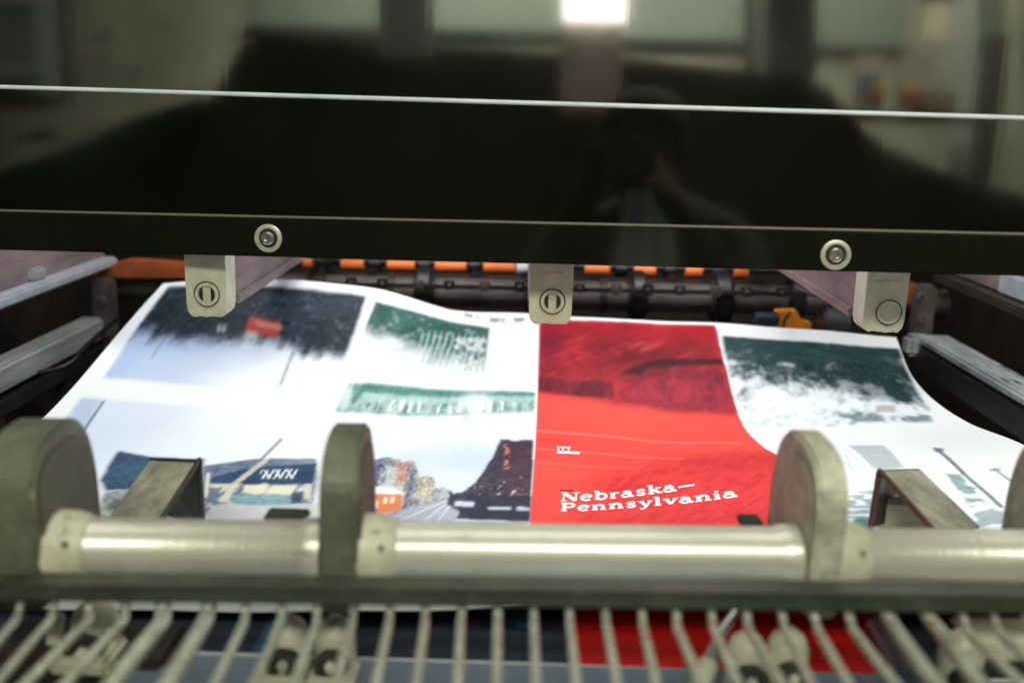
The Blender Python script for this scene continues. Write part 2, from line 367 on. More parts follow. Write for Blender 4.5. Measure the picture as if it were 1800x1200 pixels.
# ------------------------------------------------------------------ side rails
def along(px, py, Yf, Yn):
    p = at(px, py, Yf); return p, V((p.x, Yn, p.z))
a, b = along(163, 556, 1.45, 0.70)
g = thing('side_rail', 'grey worn side rail left of the flying sheet', 'rail', 'side rails of the press')
obj('rail_bar', beam(a, b, 0.034, 0.034), 'rail_grey', g, bevel=0.004)
obj('under_strip', beam(a + V((0.004, 0, -0.040)), b + V((0.004, 0, -0.040)), 0.024, 0.024), 'black_metal', g, bevel=0.003)
obj('end_post', box(at(186, 565, 1.46) + V((0, 0, 0.01)), (0.030, 0.03, 0.11)), 'grey_drum', g, bevel=0.004)
for k, Yk in enumerate((0.95, 1.15, 1.33)):
    obj('hanger', box(V((a.x + 0.006, Yk, a.z - 0.10)), (0.016, 0.014, 0.11)), 'dark_brown', g, bevel=0.002)
a, b = along(1640, 588, 1.40, 0.70)
g = thing('side_rail', 'chipped grey side rail with black underside right of the sheet', 'rail', 'side rails of the press')
obj('rail_bar', beam(a, b, 0.046, 0.012), 'rail_worn', g, bevel=0.003)
obj('under_strip', beam(a + V((-0.004, 0, -0.014)), b + V((-0.004, 0, -0.014)), 0.040, 0.036), 'black_metal', g, bevel=0.003)
obj('end_post', box(at(1612, 600, 1.40) + V((0, 0, -0.005)), (0.034, 0.03, 0.03)), 'rail_worn', g, bevel=0.006)
obj('end_post', box(at(1622, 545, 1.43), (0.026, 0.03, 0.075)), 'grey_drum', g, bevel=0.004)
a, b = along(192, 450, 1.50, 0.965)
g = thing('upper_rail', 'pinkish upper side member with pale lower edge at left', 'rail', 'upper side members of the press')
obj('lower_edge', beam(a, b, 0.026, 0.014), 'rail_pale', g, bevel=0.003)
obj('web', beam(a + V((-0.012, 0, 0.085)), b + V((-0.012, 0, 0.085)), 0.010, 0.085), 'pink_side', g, bevel=0.001)
for k, Yk in enumerate((0.98, 1.06, 1.16, 1.28)):
    obj('lug', box(V((a.x - 0.004, Yk, a.z + 0.008)), (0.012, 0.035, 0.016)), 'rail_grey', g, bevel=0.003)
a, b = along(1655, 480, 1.50, 0.965)
g = thing('upper_rail', 'pinkish upper side member with pale grey pad at right', 'rail', 'upper side members of the press')
obj('lower_edge', beam(a, b, 0.026, 0.014), 'dark_brown', g, bevel=0.003)
obj('pad', beam(V((a.x + 0.012, 1.33, a.z + 0.030)), V((b.x + 0.012, 0.965, b.z + 0.030)), 0.012, 0.028), 'rail_pale', g, bevel=0.002)
obj('web', beam(a + V((0.022, 0, 0.085)), b + V((0.022, 0, 0.085)), 0.010, 0.085), 'pink_side', g, bevel=0.001)

# ------------------------------------------------------------------ front shaft with sheet stops
SL, SR = at(-90, 958.5, 0.606), at(1930, 982, 0.640)
SD = (SR - SL).normalized(); SRAD = 0.0196
def on_shaft(px):
    a, b = 0.0, 1.0
    # bearing px on the shaft line
    for _ in range(40):
        m = (a + b)/2; p = CAMROT.transposed() @ (SL.lerp(SR, m) - CAM)
        if 900 + FOC * p.x / -p.z < px: a = m
        else: b = m
    return SL.lerp(SR, a)
g = thing('front_shaft', 'thick shiny cream metal shaft across the front of the delivery', 'shaft')
obj('core', rod(SL - SD*0.05, SR + SD*0.05, SRAD*0.72, 32), 'beam_dark', g, True)
def sleeve(x0, x1):
    p, q = on_shaft(x0), on_shaft(x1); L = (q - p).length; R = SRAD
    pr = [(0, R*0.78), (0.001, R*1.09), (0.006, R*1.11), (0.013, R*1.09), (0.016, R), (L - 0.016, R), (L - 0.013, R*1.09), (L - 0.006, R*1.11), (L - 0.001, R*1.09), (L, R*0.78)]
    return obj('shaft_sleeve', lathe(p, q - p, pr, 64), 'bar_metal', g, True)
sleeve(104, 570); sleeve(640, 1400); sleeve(1460, 1905)

def sheet_stop(xr0, xr1, clamp, label, mt='olive_cast'):
    """D-shaped stop plate; xr0..xr1 is the width of its front face"""
    xm = (xr0 + xr1)/2; c = on_shaft(xm)
    g = thing('sheet_stop', label, 'sheet stop', 'D shaped sheet stops on the front shaft')
    w = (on_shaft(xr1) - on_shaft(xr0)).length; n = SD; v = V((-SD.y, SD.x, 0)).normalized(); u = V((0, 0, 1))
    prof = [(-0.026, -0.034), (-0.026, 0.044)]
    for k in range(0, 21):
        t = math.pi * (1 - k/20.0)
        e = 0.80
        ct, st_ = math.cos(t), math.sin(t)
        prof.append((0.026 + 0.052*math.copysign(abs(ct)**e, ct), 0.044 + (0.0340)*abs(st_)**e if k <= 10 else -0.004 + 0.082*abs(st_)**0.8))
    prof.append((0.078, -0.034))
    pts = [c - n*w/2 + v*a + u*b for a, b in prof]
    bm = prism(pts, n*w)
    bmesh.ops.recalc_face_normals(bm, faces=bm.faces)
    big = [f for f in bm.faces if len(f.verts) > 6]
    me_mat = obj('plate', bm, mt, g, bevel=0.0022)
    # raised rim is the plate itself; the recessed cheeks are set in as darker panels
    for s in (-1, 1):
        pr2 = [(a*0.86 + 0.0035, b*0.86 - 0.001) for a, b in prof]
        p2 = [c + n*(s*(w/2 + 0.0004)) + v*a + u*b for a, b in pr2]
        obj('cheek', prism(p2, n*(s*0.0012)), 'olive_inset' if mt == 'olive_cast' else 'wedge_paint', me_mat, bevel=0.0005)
    for s in clamp:
        q = c + n*(s*(w/2 + 0.0155))
        k = obj('clamp_collar', lathe(c + n*(s*(w/2 - 0.001)), n*s, [(0, SRAD*1.28), (0.014, SRAD*1.26), (0.024, SRAD*1.08), (0.026, SRAD*0.9)], 48), 'cream_paint', g, True)
        sc_ = q + V((0, -1, 0.55)).normalized()*SRAD*1.24
        obj('set_screw', lathe(sc_, V((0, -1, 0.55)), [(0, 0.0024), (0.0010, 0.0022), (0.0010, 0.0012), (0.0004, 0.0011), (0.0004, 0)], 20), 'olive_cast', k, True)
    return g
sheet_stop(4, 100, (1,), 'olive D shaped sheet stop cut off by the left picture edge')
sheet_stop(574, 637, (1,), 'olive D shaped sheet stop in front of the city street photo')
sheet_stop(1404, 1456, (1,), 'D shaped sheet stop in a paler, lit tone beside the red page', 'wedge_paint')  # this stop and the next are coloured paler for the light on them
sheet_stop(1862, 1918, (), 'D shaped sheet stop in a paler, lit tone, peeking in at the right picture edge', 'wedge_paint')

# ------------------------------------------------------------------ folded wedge guides behind the shaft
def wedge(ridge_out, ridge_in, foot_out, foot_in, leg_out, leg_in, label, edge):
    g = thing('wedge_guide', label, 'guide', 'folded metal guides behind the front shaft')
    th = 0.0030
    def plate(q, name, m):
        a = [V(p) for p in q]; nn = (a[1]-a[0]).cross(a[3]-a[0]).normalized()
        if nn.z < 0: nn = -nn
        return obj(name, prism([p for p in a], -nn*th), m, g, bevel=0.0008)
    plate([ridge_in, ridge_out, foot_out, foot_in], 'slope_plate', 'wedge_paint')
    # vertical leg seen from its open end, coloured black for the shade inside
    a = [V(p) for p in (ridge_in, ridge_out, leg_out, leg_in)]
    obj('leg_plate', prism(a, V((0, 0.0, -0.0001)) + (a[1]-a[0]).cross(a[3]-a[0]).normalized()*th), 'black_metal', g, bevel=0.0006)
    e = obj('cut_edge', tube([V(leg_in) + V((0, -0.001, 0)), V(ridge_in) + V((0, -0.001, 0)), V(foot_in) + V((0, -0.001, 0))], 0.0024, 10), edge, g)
    return g
wedge(at(266, 804, 0.83), at(351, 807, 0.78), at(178, 925, 0.76), at(276, 925, 0.715), at(300, 905, 0.84), at(357, 925, 0.77),
      'folded grey metal guide at left with its dark open end facing right', 'dark_edge')
wedge(at(1618, 824, 0.83), at(1546, 826, 0.78), at(1724, 925, 0.76), at(1640, 930, 0.715), at(1590, 905, 0.84), at(1530, 930, 0.77),
      'folded grey metal guide at right with its dark open end facing left', 'maroon_edge')
tag(obj('stop_pad', box(at(1590, 905, 0.80), (0.042, 0.012, 0.030)), 'cream_paint', bevel=0.003), 'cream block inside the right folded guide', 'block')
for i, (x, y, w) in enumerate(((505, 905, 80), (1318, 915, 44))):
    tag(obj('spacer_block', box(at(x, y, 0.70), (w*0.72/1750, 0.02, 0.0045)), 'beam_dark', bevel=0.002),
        ('dark flat block between left guide and street photo stop', 'dark flat block at the lower right corner of the red page')[i], 'block', 'small dark blocks on the front shaft')

# ------------------------------------------------------------------ wire finger guard
g = thing('wire_guard', 'dark beam carrying a comb of bent cream wires along the bottom', 'wire guard')
YB = 0.565
def hb(x, y, Y): return at(x, y, Y)
obj('beam', hexa([at(-120, 1029, YB), at(1920, 1051, YB), at(1920, 1066, YB), at(-120, 1040, YB)],
                 [at(-120, 1029, YB) + V((0, 0.022, 0)), at(1920, 1051, YB) + V((0, 0.022, 0)), at(1920, 1066, YB) + V((0, 0.022, 0)), at(-120, 1040, YB) + V((0, 0.022, 0))]), 'beam_dark', g, bevel=0.003)
obj('clamp_strip', hexa([at(-120, 1034, YB - 0.004), at(1920, 1059, YB - 0.004), at(1920, 1079, YB - 0.004), at(-120, 1053, YB - 0.004)],
                        [at(-120, 1034, YB), at(1920, 1059, YB), at(1920, 1079, YB), at(-120, 1053, YB)]), 'beam_dark', g, bevel=0.0015)
wires = [(-22, -36, -110, 8), (40, 28, -60, 8), (97, 88, 0, 8), (157, 155, 53, 8.5), (223, 216, 123, 9), (287, 285, 204, 15), (370, 360, 300, 15), (433, 429, 382, 8.5),
         (497, 493, 450, 8.5), (558, 557, 520, 8.5), (622, 618, 593, 8.5), (687, 683, 663, 8.5), (748, 747, 733, 8.5), (812, 810, 805, 8.5), (875, 875, 873, 9),
         (938, 939, 942, 8.5), (1000, 1003, 1012, 8.5), (1063, 1067, 1083, 8.5), (1127, 1131, 1151, 8.5), (1188, 1191, 1228, 9), (1249, 1254, 1293, 8.5), (1311, 1316, 1368, 9),
         (1372, 1380, 1421, 8.5), (1428, 1438, 1486, 8.5), (1489, 1500, 1566, 9), (1555, 1576, 1636, 14), (1622, 1652, 1714, 14), (1689, 1702, 1786, 8.5), (1744, 1757, 1842, 8.5), (1800, 1815, 1900, 8.5)]
for i, (xt, xb, xe, hw) in enumerate(wires):
    yt = 1042 + xt*0.0135; k = 0.9
    p0 = at(xt, yt, YB + 0.006); p1 = at(xt + (xb-xt)*0.5, yt + 28, YB + 0.004); p2 = at(xb, yt + 46, YB - 0.010)
    e = at(xe, 1193, 0.47); d = (e - p2)
    p3 = p2 + d; p4 = p2 + d*2.6
    r_ = hw*1.03*0.58/1750
    P = smooth_path([p0, p1, p2, p2 + d*0.3, p3, p4], 5)
    obj('wire', tube(P, r_, 10), 'wire_paint', g, True)

# ------------------------------------------------------------------ below: delivery board, clamps, lever
ZT = CZ - 0.383
tag(obj('delivery_board', prism([(at(262, 1135, .66).x, 0.634, ZT), (at(1560, 1170, .66).x, 0.640, ZT), (at(1560, 1170, .66).x, 0.20, ZT), (at(262, 1135, .66).x, 0.20, ZT)], (0, 0, -0.012)), 'plate_blue', bevel=0.002),
    'blue grey metal board below the wire comb', 'board')
struct(obj('press_floor_pan', box((0, 0.55, CZ - 0.60), (2.2, 1.4, 0.02)), 'black_metal'))
struct(obj('press_front_cross_member', box((0, 0.735, CZ - 0.52), (2.0, 0.04, 0.11)), 'black_metal'))
def clamp(x, y, Y, label, sc=1.0):
    g = thing('clamp_head', label, 'clamp', 'cream clamp heads below the wires')
    c = at(x, y, Y); R = 0.0125*sc
    obj('body', lathe(V((c.x, c.y, ZT)), (0, 0, 1), [(0, R*1.15), (c.z - ZT + 0.004, R*1.1), (c.z - ZT + R*0.9, R*0.85), (c.z - ZT + R*1.35, R*0.35), (c.z - ZT + R*1.45, 0)], 32), 'cream_paint', g, True)
    k = obj('knob', lathe(c + V((0, -R*0.8, -0.012)), (0, -1, 0.35), [(0, R*0.92), (0.010, R*0.92), (0.013, R*0.80), (0.013, R*0.45), (0.008, R*0.40), (0.008, 0)], 32), 'black_metal', g, True)
    obj('knob_bolt', lathe(c + V((0, -R*0.8 - 0.008, -0.009)), (0, -1, 0.35), [(0, R*0.34), (0.004, R*0.30), (0.004, 0)], 6), 'wedge_paint', k)
    obj('foot', box(V((c.x, c.y - 0.012, ZT + 0.006)), (R*2.7, R*2.6, 0.012)), 'cream_paint', g, bevel=0.003)
clamp(508, 1122, 0.615, 'cream clamp head under the wires, left of the pair near the street photo')
clamp(590, 1124, 0.615, 'cream clamp head under the wires, right of the pair near the street photo')
clamp(1312, 1150, 0.60, 'cream clamp head under the wires, left of the pair right of the red strip')
clamp(1384, 1144, 0.60, 'cream clamp head under the wires, right of the pair right of the red strip')
clamp(168, 1100, 0.63, 'dark clamp head under the wires near the left edge', 1.2)
clamp(1690, 1150, 0.58, 'clamp head under the thick wires near the right edge')
g = thing('lever', 'slanting steel lever between wires right of the red strip', 'lever')
obj('shank', tube([at(1302, 1062, 0.60), at(1268, 1110, 0.585), at(1232, 1200, 0.56)], [0.0022, 0.0034, 0.005], 12), 'steel', g, True)
obj('grip', rod(at(1247, 1160, 0.572), at(1225, 1215, 0.555), 0.0065, 16, ch=0.002), 'cream_paint', g, True)
tag(obj('cream_plate', box(at(1770, 1122, 0.60), (0.055, 0.05, 0.006)), 'cream_paint', bevel=0.002), 'cream plate under the wires at lower right corner', 'plate')
tag(obj('strut', beam(at(95, 1075, 0.64), at(85, 1180, 0.62), 0.010, 0.010, up=V((0, -1, 0))), 'wire_paint', bevel=0.002), 'short cream strut behind the wires at lower left', 'strut')
tag(obj('blue_roller', rod(at(1545, 1105, 0.63), at(1600, 1195, 0.55), 0.010, 20, ch=0.002), 'ink_blue', smooth=True), 'dark blue slanted roller under the thick right wires', 'roller')
tag(obj('machine_block', box(at(160, 1170, 0.64), (0.13, 0.06, 0.045)), 'dark_brown', bevel=0.005), 'dark brown machine block behind wires at lower left corner', 'machine block')
# ------------------------------------------------------------------ clutter round the rails and rollers
def cable(pts, r, label, m='rubber_black'):
    tag(obj('cable', tube(smooth_path(pts, 8), r, 10), m, smooth=True), label, 'cable', 'cables inside the press')
cable([at(20, 640, 1.25), at(60, 655, 1.24), at(120, 640, 1.25), at(150, 610, 1.3), at(205, 560, 1.42)], 0.0035, 'thin black cable sagging below the left side rail')
cable([at(1660, 640, 1.30), at(1700, 690, 1.25), at(1760, 720, 1.20), at(1830, 730, 1.15)], 0.0035, 'thin black cable below the chipped right side rail')
cable([at(1395, 505, 1.47), at(1440, 520, 1.46), at(1500, 512, 1.46), at(1560, 520, 1.47)], 0.0030, 'thin grey cable behind the right guide bar', 'grey_drum')
g = thing('gripper_bar', 'dark bar with a row of small dark grippers under the orange sleeves', 'gripper bar')
obj('bar', beam(at(420, 492, 1.47), at(1420, 514, 1.47), 0.012, 0.006), 'black_metal', g, bevel=0.001)
rg = random.Random(11)
for k in range(15):
    x = 560 + k*58 + rg.uniform(-6, 6); y = 492 + (x-420)*0.022
    f = obj('gripper', box(at(x, y + 1, 1.462), (0.016, 0.014, 0.012 + rg.uniform(0, .005))), rg.choice(['dark_brown', 'grey_drum', 'black_metal']), g, bevel=0.0015)
    obj('gripper_screw', lathe(at(x, y, 1.4545), (0, -1, 0.2), [(0, 0.0030), (0.002, 0.0026), (0.002, 0)], 12), 'grey_drum', f, True)
def bolts(pts, label, r=0.0042):
    g = thing('bolt_row', label, 'bolts', 'rows of bolts on the press sides')
    for p in pts:
        o = obj('bolt', lathe(p, (0, -1, 0.3), [(0, r), (0.004, r), (0.005, r*0.8), (0.005, 0)], 6), 'dark_brown', g)
        obj('bolt_washer', lathe(p, (0, -1, 0.3), [(-0.001, r*1.6), (0.001, r*1.5), (0.001, r)], 20), 'grey_drum', o, True)
bolts([at(178, 528, 1.435), at(184, 585, 1.435)], 'two dark bolts on the post at the end of the left rail')
bolts([at(1621, 520, 1.405), at(1623, 560, 1.405)], 'two dark bolts on the post at the end of the right rail')
# ================================================================== the flying printed sheet
CS = np.array([0, .15, .295, .41, .525, .64, .757, .88, 1.0])
CY = np.array([1.33, 1.20, 1.07, 0.95, 0.85, 0.70])
ROWS = [
 [(287, 498), (470, 491), (652, 505), (803, 546), (948, 551), (1105, 561), (1258, 569), (1420, 578), (1575, 592)],
 [(190, 607), (405, 605), (622, 612), (785, 628), (946, 637), (1110, 640), (1272, 641), (1448, 650), (1608, 668)],
 [(95, 715), (335, 716), (580, 724), (762, 738), (942, 746), (1122, 748), (1305, 747), (1505, 743), (1698, 739)],
 [(-5, 815), (270, 820), (545, 825), (742, 829), (937, 830), (1148, 825), (1385, 812), (1602, 804), (1825, 798)],
 [(-85, 915), (215, 917), (512, 918), (725, 918), (930, 918), (1165, 914), (1430, 905), (1690, 898), (1950, 893)],
 [(-235, 1068), (100, 1070), (440, 1073), (685, 1074), (918, 1066), (1170, 1054), (1440, 1045), (1740, 1038), (2050, 1028)]]
CT = (CY[0] - CY) / (CY[0] - CY[-1])
CTRL = np.array([[tuple(at(x, y, CY[i])) for (x, y) in row] for i, row in enumerate(ROWS)])   # rows x cols x 3
def hermite(xs, vals, x):
    """smooth curve through vals (first axis) at knots xs"""
    m = np.empty_like(vals); h = np.diff(xs)
    sl = np.diff(vals, axis=0) / h.reshape(-1, *([1]*(vals.ndim-1)))
    m[0], m[-1] = sl[0], sl[-1]
    hh = h.reshape(-1, *([1]*(vals.ndim-1)))
    m[1:-1] = (sl[:-1]*hh[1:] + sl[1:]*hh[:-1]) / (hh[1:] + hh[:-1])
    i = np.clip(np.searchsorted(xs, x) - 1, 0, len(xs)-2); t = (x - xs[i]) / h[i]
    t = t.reshape(-1, *([1]*(vals.ndim-1))); H = h[i].reshape(t.shape)
    return ((2*t**3-3*t**2+1)*vals[i] + (t**3-2*t**2+t)*H*m[i] + (-2*t**3+3*t**2)*vals[i+1] + (t**3-t**2)*H*m[i+1])
NS, NT = 900, 430
GS = np.linspace(0, 1, NS); GT = np.linspace(0, 1, NT)
A_ = hermite(CS, CTRL.transpose(1, 0, 2), GS)            # NS x rows x 3
SURF = hermite(CT, A_.transpose(1, 0, 2), GT)            # NT x NS x 3
SS, TT = np.meshgrid(GS, GT)
SURF[:, :, 2] += 0.0012*np.sin(SS*19 + 3*TT)*np.sin(TT*11 + 1.0) + 0.0006*np.sin(SS*43 + TT*17)
def surf(s, t):
    """point on the sheet at (s, t)"""
    x = min(max(s, 0), 1)*(NS-1); y = min(max(t, 0), 1)*(NT-1); i, j = min(int(y), NT-2), min(int(x), NS-2); fy, fx = y-i, x-j
    p = SURF[i, j]*(1-fy)*(1-fx) + SURF[i, j+1]*(1-fy)*fx + SURF[i+1, j]*fy*(1-fx) + SURF[i+1, j+1]*fy*fx
    return Vector(p)
def noise2(x, y, seed=0):
    xi = np.floor(x).astype(np.int64); yi = np.floor(y).astype(np.int64); fx = x-xi; fy = y-yi
    fx = fx*fx*(3-2*fx); fy = fy*fy*(3-2*fy)
    def h(a, b):
        n = (a*374761393 + b*668265263 + seed*982451653) & 0x7fffffff
        n = ((n ^ (n >> 13)) * 1274126177) & 0x7fffffff
        return ((n ^ (n >> 16)) & 0xffff) / 65535.0
    return (h(xi, yi)*(1-fx) + h(xi+1, yi)*fx)*(1-fy) + (h(xi, yi+1)*(1-fx) + h(xi+1, yi+1)*fx)*fy
def fbm(x, y, seed=0, n=4):
    v = 0; a = 0.5
    for k in range(n): v = v + a*noise2(x*2**k, y*2**k, seed+k); a *= .5
    return v / 0.94
def blur(m, k):
    for ax, kk in ((0, k[0]), (1, k[1])):
        if kk < 1: continue
        c = np.cumsum(np.concatenate([np.repeat(np.take(m, [0], ax), kk+1, ax), m, np.repeat(np.take(m, [-1], ax), kk, ax)], ax), ax)
        n = m.shape[ax]
        m = (np.take(c, np.arange(2*kk+1, 2*kk+1+n), ax) - np.take(c, np.arange(0, n), ax)) / (2*kk+1)
    return m
def pmask(poly, soft=(1, 1)):
    p = np.array(poly, float); ins = np.zeros(SS.shape, bool); n = len(p)
    lo, hi = p.min(0), p.max(0)
    j0, j1 = max(int(lo[0]*(NS-1))-1, 0), min(int(hi[0]*(NS-1))+3, NS); i0, i1 = max(int(lo[1]*(NT-1))-1, 0), min(int(hi[1]*(NT-1))+3, NT)
    if j1 <= j0 or i1 <= i0: return ins.astype(float)
    X = SS[i0:i1, j0:j1]; Y = TT[i0:i1, j0:j1]; r = np.zeros(X.shape, bool)
    for k in range(n):
        (x1, y1), (x2, y2) = p[k], p[(k+1) % n]
        if y1 == y2: continue
        c = ((y1 > Y) != (y2 > Y)) & (X < (x2-x1)*(Y-y1)/(y2-y1) + x1); r ^= c
    ins[i0:i1, j0:j1] = r
    return blur(ins.astype(float), soft)
def lmask(pts, w, soft=(0, 0)):
    """thin line; w in sheet widths"""
    m = np.zeros(SS.shape); asp = 0.64
    for (x1, y1), (x2, y2) in zip(pts, pts[1:]):
        dx, dy = x2-x1, (y2-y1)*asp; L = dx*dx + dy*dy + 1e-12
        u = np.clip(((SS-x1)*dx + (TT-y1)*asp*dy)/L, 0, 1)
        d = np.hypot(SS-x1-u*dx, (TT-y1)*asp-u*dy)
        m = np.maximum(m, np.clip(1.5 - d/w, 0, 1))
    return blur(m, soft)
IMG = np.empty(SS.shape + (3,)); IMG[:] = (0.88, 0.89, 0.90)
def put(m, c):
    global IMG
    c = np.array(c, float); IMG = IMG*(1-m[..., None]) + (c if c.ndim > 1 else c[None, None, :])*m[..., None]
def mixc(a, b, f): return np.array(a)[None, None, :]*(1-f[..., None]) + np.array(b)[None, None, :]*f[..., None]
def below(poly_line):
    """1 where t is larger than the line t(s) through the given (s, t) points"""
    p = np.array(poly_line); return (TT > np.interp(SS, p[:, 0], p[:, 1])).astype(float)
WHITE = (0.88, 0.89, 0.90)

# ---- upper left photo (street scene printed upside down: dark ground above, pale sky below)
def ss(x, a, b): t = np.clip((x-a)/(b-a), 0, 1); return t*t*(3-2*t)
m = pmask([(0.0129,0.0155),(0.1557,0.0243),(0.2921,0.0312),(0.2883,0.2073),(0.285,0.3594),(0.1644,0.3484),(0.0266,0.3127),(0.0186,0.1659)], (2, 2))
sk = np.clip((SS-0.03)/0.20 + (TT-0.25)*1.5 + (fbm(SS*9, TT*12, 1)-.5)*.8, 0, 1)
put(m, mixc((0.44, 0.55, 0.78), (0.84, 0.87, 0.92), sk))
blk = noise2(np.floor(SS*95 + .35*noise2(SS*11, TT*0, 2)*9), TT*0, 14)
jag = (fbm(SS*40, TT*10, 3)-.5)*0.030 + (blk-.5)*0.026 + (fbm(SS*150, TT*60, 8)-.5)*0.020
ln = np.array([(0.0054,0.1482),(0.0902,0.1764),(0.1744,0.1767),(0.2348,0.2165),(0.2928,0.2428),(0.3117,0.2423)])
dk = blur(ss(np.interp(SS, ln[:, 0], ln[:, 1]) + .012 - TT - jag, -.030, .026), (2, 1)) * m
tone = np.clip(.6*fbm(SS*30, TT*26, 5) + .5*fbm(SS*120, TT*75, 15) - .15, 0, 1)
put(dk, mixc((0.003, 0.008, 0.011), (0.034, 0.062, 0.090), tone))
put(dk*pmask([(0.1158,0.0241),(0.2921,0.0312),(0.2889,0.1335),(0.1971,0.114),(0.1163,0.0838)], (10, 16))*.65, mixc((0.010, 0.014, 0.024), (0.060, 0.075, 0.115), fbm(SS*6, TT*34, 2)))
put(dk*ss(fbm(SS*170, TT*90, 4), .62, .80)*.35, (0.20, 0.25, 0.30)); put(dk*ss(fbm(SS*90, TT*60, 16), .52, .75)*.6, (0.004, 0.010, 0.014))
put(pmask([(0.1553,0.1212),(0.1954,0.1355),(0.2006,0.179),(0.1586,0.1676)], (3, 2))*.9, mixc((0.42, 0.03, 0.03), (0.66, 0.09, 0.06), fbm(SS*120, TT*80, 18)))
put(pmask([(0.1614,0.1291),(0.1988,0.1424),(0.2007,0.1568),(0.1692,0.1454)], (2, 2))*.6, (0.72, 0.34, 0.22))
put(pmask([(0.1592,0.164),(0.1739,0.1678),(0.1769,0.1892),(0.1624,0.1849)], (3, 2))*.7, (0.52, 0.60, 0.62))
put(pmask([(0.1208,0.146),(0.1237,0.1459),(0.1284,0.1702),(0.1247,0.1668)], (1, 1))*.8, (0.5, 0.62, 0.62)); put(pmask([(0.127,0.1476),(0.1303,0.1492),(0.1353,0.1698),(0.1307,0.1683)], (1, 1))*.8, (0.4, 0.55, 0.55))
put(lmask([(0.0634,0.1683),(0.0662,0.2516)], .0014, (1, 1))*.55, (0.13, 0.19, 0.30)); put(lmask([(0.2256,0.1785),(0.231,0.3353)], .0018, (1, 1))*.75, (0.10, 0.15, 0.24))
put(lmask([(0.0953,0.2057),(0.101,0.2277)], .0018, (1, 1))*.45, (0.25, 0.32, 0.42))
# ---- lower left photo
m = pmask([(0.0196,0.3786),(0.165,0.4119),(0.3014,0.4814),(0.2988,0.5587),(0.2987,0.7582),(0.3151,0.9514),(0.0823,0.9643),(0.0338,0.6609)], (2, 2))
put(m, mixc((0.66, 0.73, 0.87), (0.86, 0.88, 0.93), np.clip((SS-.06)/.2 + fbm(SS*7, TT*7, 6)*.5 - .15, 0, 1)))
put(m*pmask([(0.0196,0.3786),(0.044,0.3829),(0.0577,0.5166),(0.0321,0.5186)], (3, 3))*.6, (0.36, 0.47, 0.66))
put(lmask([(0.0491,0.3923),(0.0526,0.4587),(0.0567,0.5127)], .0016)*.85, (0.07, 0.11, 0.17))
bl = pmask([(0.1066,0.5565),(0.1392,0.5696),(0.1925,0.5723),(0.2002,0.6511),(0.1181,0.671),(0.1069,0.6407)], (1, 2))
put(bl, mixc((0.012, 0.040, 0.095), (0.055, 0.115, 0.20), np.clip(fbm(SS*30, TT*30, 7)*.8 + fbm(SS*200, TT*90, 66)*.4 - .1, 0, 1)))
put(pmask([(0.1181,0.671),(0.2002,0.6511),(0.2183,0.781),(0.1224,0.7837)], (1, 2)), mixc((0.10, 0.14, 0.18), (0.55, 0.55, 0.50), np.clip(fbm(SS*90, TT*60, 9)*1.8-.5, 0, 1)))
gr = pmask([(0.1937,0.594),(0.2403,0.5743),(0.2977,0.57),(0.3063,0.631),(0.31,0.7424),(0.2122,0.7419)], (1, 2)); put(gr, mixc((0.05, 0.085, 0.15), (0.30, 0.36, 0.47), np.clip(fbm(SS*24, TT*24, 10)*.9 + fbm(SS*200, TT*60, 65)*.4 - .15, 0, 1)))
put(pmask([(0.2074,0.6306),(0.2388,0.6033),(0.2992,0.5846),(0.3026,0.6487),(0.2078,0.6549)], (1, 1)), mixc((0.006, 0.028, 0.075), (0.035, 0.085, 0.17), fbm(SS*150, TT*60, 67)))
let = np.maximum(ss(np.sin(SS*1180 + TT*95), .1, .6), ss(np.sin(SS*590 - TT*160), .55, .9)*.9); put(pmask([(0.249,0.6101),(0.2835,0.604),(0.285,0.6318),(0.2517,0.6357)], (1, 0))*let*.9, (0.80, 0.83, 0.85))
put(pmask([(0.2022,0.6512),(0.3015,0.6487),(0.31,0.7424),(0.2122,0.7419)], (1, 1))*blur((fbm(SS*70, TT*46, 13) > .5).astype(float), (1, 1)), (0.64, 0.62, 0.52))
put(pmask([(0.2401,0.6547),(0.2605,0.6535),(0.2585,0.68),(0.2405,0.6777)], (1, 1))*.9, (0.80, 0.76, 0.58)); put(pmask([(0.2648,0.655),(0.2878,0.6523),(0.2858,0.6829),(0.2636,0.6798)], (1, 1))*.9, (0.82, 0.76, 0.60))
put(pmask([(0.2314,0.6847),(0.2739,0.6795),(0.2919,0.6999),(0.2882,0.713),(0.2367,0.707)], (1, 1))*.85, (0.22, 0.42, 0.46)); put(pmask([(0.2851,0.6761),(0.2966,0.6695),(0.2992,0.727),(0.29,0.7198)], (1, 1))*.9, (0.03, 0.06, 0.12))
put(pmask([(0.2176,0.7112),(0.3142,0.7077),(0.3161,0.7637),(0.2201,0.7619)], (1, 1))*.9, (0.62, 0.63, 0.68))
put(lmask([(0.2563,0.5099),(0.2397,0.6103),(0.2214,0.6884)], .0018)*.8, (0.12, 0.15, 0.20)); put(lmask([(0.2509,0.5742),(0.2267,0.6685)], .003)*.7, (0.74, 0.68, 0.54))
put(lmask([(0.2028,0.6196),(0.2105,0.6886)], .0016)*.8, (0.82, 0.78, 0.60))

